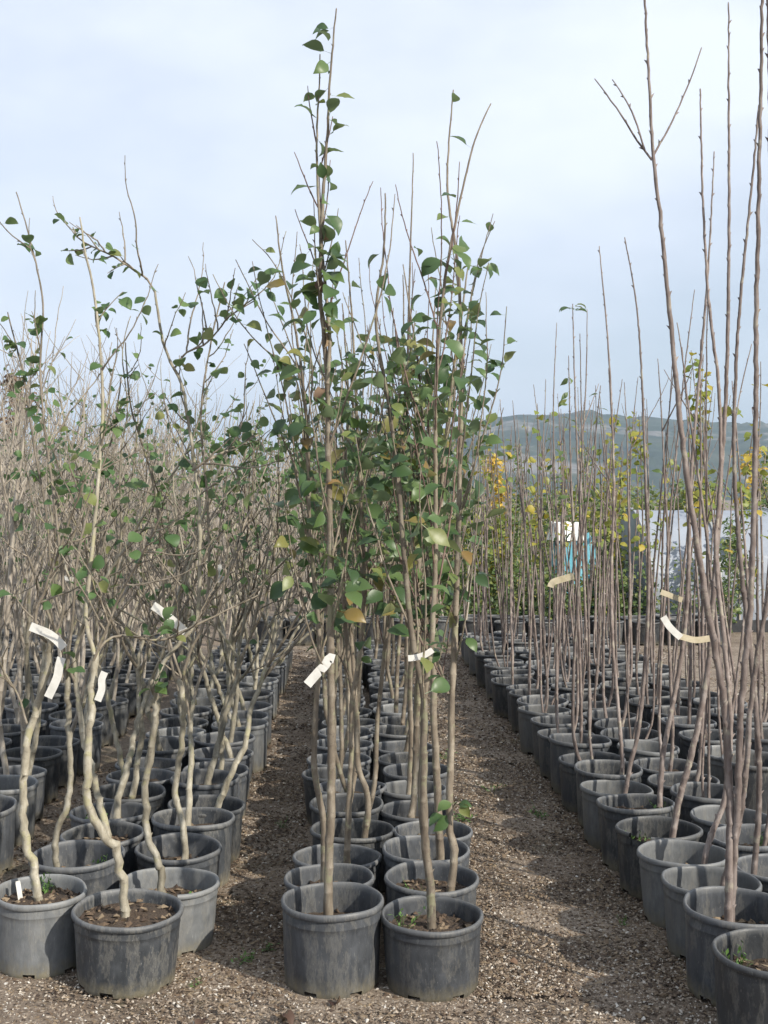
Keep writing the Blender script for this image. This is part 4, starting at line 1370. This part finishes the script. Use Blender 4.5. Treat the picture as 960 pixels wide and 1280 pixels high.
def young_tree(rng, x, yy, H, spread, kind, n, lsize, label, group=None, trunk_r=0.02, zlow=0.35, name='leafy_young_tree'):
    t = thing(name, label, 'tree', (x, yy, 0), 0, group)
    P = walk(rng, (0, 0, -0.02), (rng.normal() * 0.04, rng.normal() * 0.04, 1), H, 0.15, 0.03, 0.02)
    o, P, R = stem_obj('trunk', t, P, trunk_r, 0.004, rng, 'bark_bare', 6, 0, 0.1)
    mb, fol = MB(), MB()
    nb = int(10 + H * 3)
    pts = []
    for i in range(nb):
        f = zlow + (0.97 - zlow) * (i + rng.random()) / nb
        p, d = at_len(P, f)
        B = walk(rng, p, out_dir(rng, d, 0.6 + 0.4 * rng.random()), spread * (0.5 + 0.8 * rng.random()) * (1.25 - 0.8 * f), 0.08, 0.06, 0.05)
        tube(mb, B, taper(len(B), trunk_r * 0.35, 0.002), 3)
        pts.append(B)
    for k in range(n):
        B = pts[int(rng.integers(0, nb))]
        p, d = at_len(B, 0.15 + 0.85 * rng.random())
        p = p + rng.normal(size=3) * spread * 0.10
        dd, nr = leaf_dir(rng, d, 0.2)
        join_leaf(fol, rng, kind, p, dd, nr, lsize * (0.7 + 0.6 * rng.random()))
    c = link('crown', mb.mesh('crown', 'bark_bare'), parent=t)
    c['kind'] = 'stuff'
    c = link('foliage', fol.mesh('foliage', LEAF[kind][0][0].materials[0].name, True, True), parent=t)
    c['kind'] = 'stuff'
    return t

LEAF['gold'] = [leaf_mesh('gold_leaf', 'leaf_gold', 0.36, 0.45, 0.6 + 0.4 * i, 0.3, 0.03, 95 + i, 0.3) for i in range(2)]
LEAF['bush'] = [leaf_mesh('bush_leaf', 'leaf_green', 0.33, 0.45, 0.7 + 0.4 * i, 0.3, 0.03, 98 + i, 0.15) for i in range(2)]
for i in range(72):
    yy = 15.5 + 8.5 * rng.random() ** 1.2
    u = 0.03 + 0.345 * (i + rng.random()) / 72
    if 0.165 < u < 0.215 and yy < 18:
        yy += 3.2
    kd = str(rng.choice(['yellow', 'bush', 'bush', 'long']))
    lab = {'yellow': 'yellow-green leafy young tree in the far block beyond the cross row', 'bush': 'mid-green leafy young tree in the far block beyond the cross row',
           'long': 'narrow-leaved green young tree in the far block beyond the cross row'}[kd]
    young_tree(rng, u * yy, yy, 1.5 + 0.7 * rng.random() + (0.8 if rng.random() < 0.12 else 0), 0.42, kd, 240, 0.085, lab, 'leafy young trees of the far block, ' + {'yellow': 'yellowing', 'bush': 'green', 'long': 'narrow-leaved'}[kd], 0.014, 0.16)
young_tree(rng, 0.134 * 27, 27, 2.75, 0.75, 'gold', 620, 0.10, 'golden-leaved autumn tree standing above the far block', None, 0.03, 0.3, 'golden_tree')
young_tree(rng, 0.345 * 24, 24, 2.8, 0.7, 'gold', 380, 0.10, 'thin golden tree beside the pale sheeting', None, 0.03, 0.3, 'golden_tree')
young_tree(rng, -0.278 * 24, 24, 4.3, 0.75, 'dead', 1500, 0.11, 'tall russet-leaved tree rising behind the crowded bed', None, 0.06, 0.2, 'russet_tree')
for i, (u, yy, H) in enumerate(((0.10, 26, 1.7), (0.125, 24, 1.5), (0.155, 25, 1.5), (0.175, 29, 1.8), (0.21, 30, 1.6), (0.25, 28, 1.8), (0.07, 28, 1.6), (0.03, 30, 1.7), (0.29, 31, 1.9))):
    lab = 'rounded green shrub at the end of the nursery'
    young_tree(rng, u * yy, yy, H, 1.1, 'bush', 750, 0.11, lab, 'green shrubs at the end of the nursery', 0.03, 0.08, 'green_shrub')

def undergrowth():
    rg = np.random.default_rng(404)
    fol = MB()
    for _ in range(760):
        yy = 15.45 + 3.0 * rg.random()
        u = 0.02 + 0.30 * rg.random()
        front = abs(u * 17 - 3.23) < 0.55 and yy < 17.5
        if front and yy > 16.5:
            yy -= 1.0
        H = 0.35 + (0.5 if front else 0.95) * rg.random() ** 1.4
        P = walk(rg, (u * yy, yy, 0), (rg.normal() * 0.15, rg.normal() * 0.15, 1), H, 0.07, 0.06, 0.02)
        for p in P[1:]:
            for q in range(2):
                dd, nr = leaf_dir(rg, np.array([0, 0, 1.0]), 0.0)
                join_leaf(fol, rg, 'bush', p + rg.normal(size=3) * 0.025, dd, nr, 0.075 * (0.6 + 0.7 * rg.random()))
    o = link('undergrowth', fol.mesh('undergrowth', 'leaf_green', True, True))
    o['kind'] = 'stuff'
    o['label'] = 'low green leafy growth behind the cross row of pots'
    o['category'] = 'undergrowth'

undergrowth()

# ---- pale polythene tunnel beside the bare ground
t = thing('polythene_tunnel', 'low pale polythene tunnel on steel hoops beyond the bare ground', 'greenhouse', (4.05, 15.9, 0))
mb = MB()
prof = [(math.cos(a) * 1.15, 0.55 + math.sin(a) * 1.05) for a in np.linspace(0, math.pi, 15)]
prof = [(1.15, 0.06)] + prof + [(-1.15, 0.06)]
V, F = [], []
nx = 26
for i in range(nx):
    for (yy, z) in prof:
        V.append((i * 0.30, yy + 1.2 + 0.012 * math.sin(i * 2.1 + z * 7), z * (1 - 0.012 * abs(math.sin(i * math.pi / 3)))))
n = len(prof)
for i in range(nx - 1):
    for j in range(n - 1):
        a = i * n + j
        F.append((a, a + 1, a + n + 1, a + n))
e0 = list(range(n))
F.append(tuple(e0))
F.append(tuple((nx - 1) * n + j for j in reversed(range(n))))
mb.add(V, [np.array(F[:-2])])
mb.f += [list(F[-2]), list(F[-1])]
link('sheeting', mb.mesh('sheeting', 'sheeting', False), parent=t)
for i in range(9):
    mb = MB()
    P = np.array([(i * 0.94 - 0.02, yy * 1.012 + 1.2, z * 1.012) for yy, z in prof])
    tube(mb, P, np.full(len(P), 0.014), 6)
    link('hoop', mb.mesh('hoop', 'steel'), parent=t)
mb = MB()
V = [(x, yy, z) for x in (-0.02, 7.52) for yy, z in ((0.035, 0), (0.035, 0.16), (0.0, 0.16), (0.0, 0))]
mb.add(V, [np.array([(0, 1, 5, 4), (1, 2, 6, 5), (2, 3, 7, 6), (3, 0, 4, 7), (0, 3, 2, 1), (4, 5, 6, 7)])])
link('base_board', mb.mesh('base_board', 'black_film', False), parent=t)

# ---- tarpaulin-covered stack far down the block
def lumpy_box(name, sx, sy, sz, seed, m, parent, loc):
    rg = np.random.default_rng(seed)
    n = 9
    V, F = [], []
    for i in range(n):
        for j in range(n):
            u, v = i / (n - 1) * 2 - 1, j / (n - 1) * 2 - 1
            e = max(abs(u), abs(v))
            z = sz * (1 - max(0, (e - 0.72) / 0.28) ** 2) + rg.normal() * sz * 0.05 * (e < 1)
            V.append((u * sx * (1 + 0.03 * rg.normal()), v * sy * (1 + 0.03 * rg.normal()), max(0.0, z)))
    for i in range(n - 1):
        for j in range(n - 1):
            a = i * n + j
            F.append((a, a + n, a + n + 1, a + 1))
    me = bpy.data.meshes.new(name)
    me.from_pydata(V, [], F)
    me.materials.append(M[m])
    return link(name, me, parent=parent, loc=loc)

t = thing('covered_stack', 'turquoise tarpaulin over a stack with a white sheet on top', 'tarpaulin stack', (3.23, 17.0, 0))
lumpy_box('tarpaulin', 0.34, 0.33, 1.20, 3, 'turquoise_tarp', t, (0, 0, 0))
lumpy_box('white_sheet', 0.24, 0.26, 0.24, 4, 'white_sheet', t, (-0.10, -0.02, 1.17))

for dx, yy, H in ((-0.38, 16.2, 0.80), (-0.05, 16.0, 0.75), (0.25, 16.25, 0.82), (0.5, 16.1, 0.9)):
    young_tree(rng, 3.05 + dx, yy, H, 0.34, 'bush', 330, 0.075, 'low green bush in front of the turquoise tarpaulin', 'low bushes before the tarpaulin', 0.012, 0.05, 'green_bush')

# ------------------------------------------------------------------ paper tags on the stems
def paper_tag(label, pts, wvec, width, m='paper', loop=None):
    P = resample(pts, 0.012)
    n = len(P)
    wv = unit(wvec)
    T = np.gradient(P, axis=0)
    T /= np.linalg.norm(T, axis=1)[:, None]
    W = wv[None] - T * (T @ wv)[:, None]
    W /= np.linalg.norm(W, axis=1)[:, None]
    Nn = np.cross(T, W) * 0.0007
    V = np.concatenate([P - W * width / 2 + Nn, P + W * width / 2 + Nn, P - W * width / 2 - Nn, P + W * width / 2 - Nn])
    base = P.mean(0)
    i = np.arange(n - 1)
    q = np.concatenate([np.stack([i, i + 1, i + 1 + n, i + n], -1), np.stack([i + 2 * n, i + 3 * n, i + 1 + 3 * n, i + 1 + 2 * n], -1),
                        np.stack([i, i + 2 * n, i + 1 + 2 * n, i + 1], -1), np.stack([i + n, i + 1 + n, i + 1 + 3 * n, i + 3 * n], -1)])
    mb = MB()
    mb.add(V - base, [q])
    o = link('paper_tag', mb.mesh('paper_tag', m, False), loc=base)
    o['label'] = label
    o['category'] = 'tag'
    o['group'] = 'paper tags on the stems'
    return o

for lab, pts, wv, wd, m in TAGS:
    paper_tag(lab, pts, wv, wd, m)

# a plastic name stake pushed into the soil of the clean light grey pot
mb = MB()
hw, th = 0.009, 0.001
V = [(x * hw * k, y * th, z) for z, k in ((-0.03, 0.1), (0.0, 0.8), (0.02, 1.0), (0.078, 1.0), (0.085, 0.8)) for x, y in ((-1, -1), (1, -1), (1, 1), (-1, 1))]
F = []
for i in range(4):
    for j in range(4):
        a, b = i * 4 + j, i * 4 + (j + 1) % 4
        F.append((a, b, b + 4, a + 4))
F += [(16, 17, 18, 19), (3, 2, 1, 0)]
mb.add(V, [np.array(F)])
o = link('plant_stake', mb.mesh('plant_stake', 'paper', False), loc=(-1.215, 4.60, 0.228))
o.rotation_euler = (-0.12, -0.15, 0.3)
o['label'] = 'white name stake stuck in the soil of the clean light grey pot'
o['category'] = 'plant label'

# ------------------------------------------------------------------ fallen leaves and weeds
FALLEN = [(-0.225, 4.11, 0.075, 'large curled brown leaf lying on the gravel before the taller grey pot'), (-0.195, 4.06, 0.075, 'pale tan dead leaf overlapping the large curled brown leaf'),
          (-0.025, 4.17, 0.07, 'dark red fallen leaf against the foot of the taller grey pot'), (-0.46, 4.09, 0.06, 'reddish fallen leaf on the gravel between the beds'),
          (-0.39, 4.16, 0.04, 'small brown fallen leaf on open gravel'), (0.62, 4.6, 0.045, 'curled dry leaf on the wide path by the pear pots')]
for x, yy, s, lab in FALLEN:
    me = LEAF['dead'][int(rng.integers(0, 3))][0]
    o = bpy.data.objects.new('fallen_leaf', me)
    C.objects.link(o)
    o.location = (x, yy, 0.014)
    o.rotation_euler = (rng.normal() * 0.2, rng.normal() * 0.25, rng.random() * 6.28)
    o.scale = (s * 1.3, s, s)
    o['label'] = lab
    o['category'] = 'leaf'
    o['group'] = 'fallen leaves'
WEEDS = [(-0.36, 4.62, 1.0), (-0.30, 4.72, 0.8), (0.56, 5.7, 1.0), (0.66, 6.6, 1.2), (1.08, 6.7, 1.3), (0.9, 7.3, 1.2), (0.72, 8.2, 1.3), (-0.33, 6.5, 0.9), (0.52, 4.95, 0.7), (-1.35, 6.2, 1.2), (-1.42, 6.6, 1.0), (1.16, 5.0, 0.7), (-0.53, 4.38, 0.6)]
for x, yy, s in WEEDS:
    o = link('weed', SPROUTS[int(rng.integers(0, 4))], loc=(x, yy, 0.002))
    o.scale = (s, s, s * 0.6)
    o.rotation_euler = (0, 0, rng.random() * 6.28)
    o['label'] = 'small green weed sprouting from the path'
    o['category'] = 'weed'
    o['group'] = 'weeds on the paths'

# ------------------------------------------------------------------ haze
def haze():
    m = bpy.data.materials.new('haze')
    m.use_nodes = True
    t = m.node_tree
    t.nodes.clear()
    o = t.nodes.new('ShaderNodeOutputMaterial')
    v = t.nodes.new('ShaderNodeVolumePrincipled')
    v.inputs['Color'].default_value = (0.62, 0.80, 1.0, 1)
    v.inputs['Density'].default_value = 0.00036
    v.inputs['Anisotropy'].default_value = 0.3
    t.links.new(v.outputs[0], o.inputs['Volume'])
    a, z0, z1 = 3300, -6.0, 190.0
    V = [(x, y, z) for x in (-a, a) for y in (-a, a) for z in (z0, z1)]
    F = [(0, 1, 3, 2), (4, 6, 7, 5), (0, 4, 5, 1), (2, 3, 7, 6), (0, 2, 6, 4), (1, 5, 7, 3)]
    me = bpy.data.meshes.new('haze')
    me.from_pydata(V, [], F)
    me.materials.append(m)
    h = link('haze', me)
    h['kind'] = 'stuff'

haze()
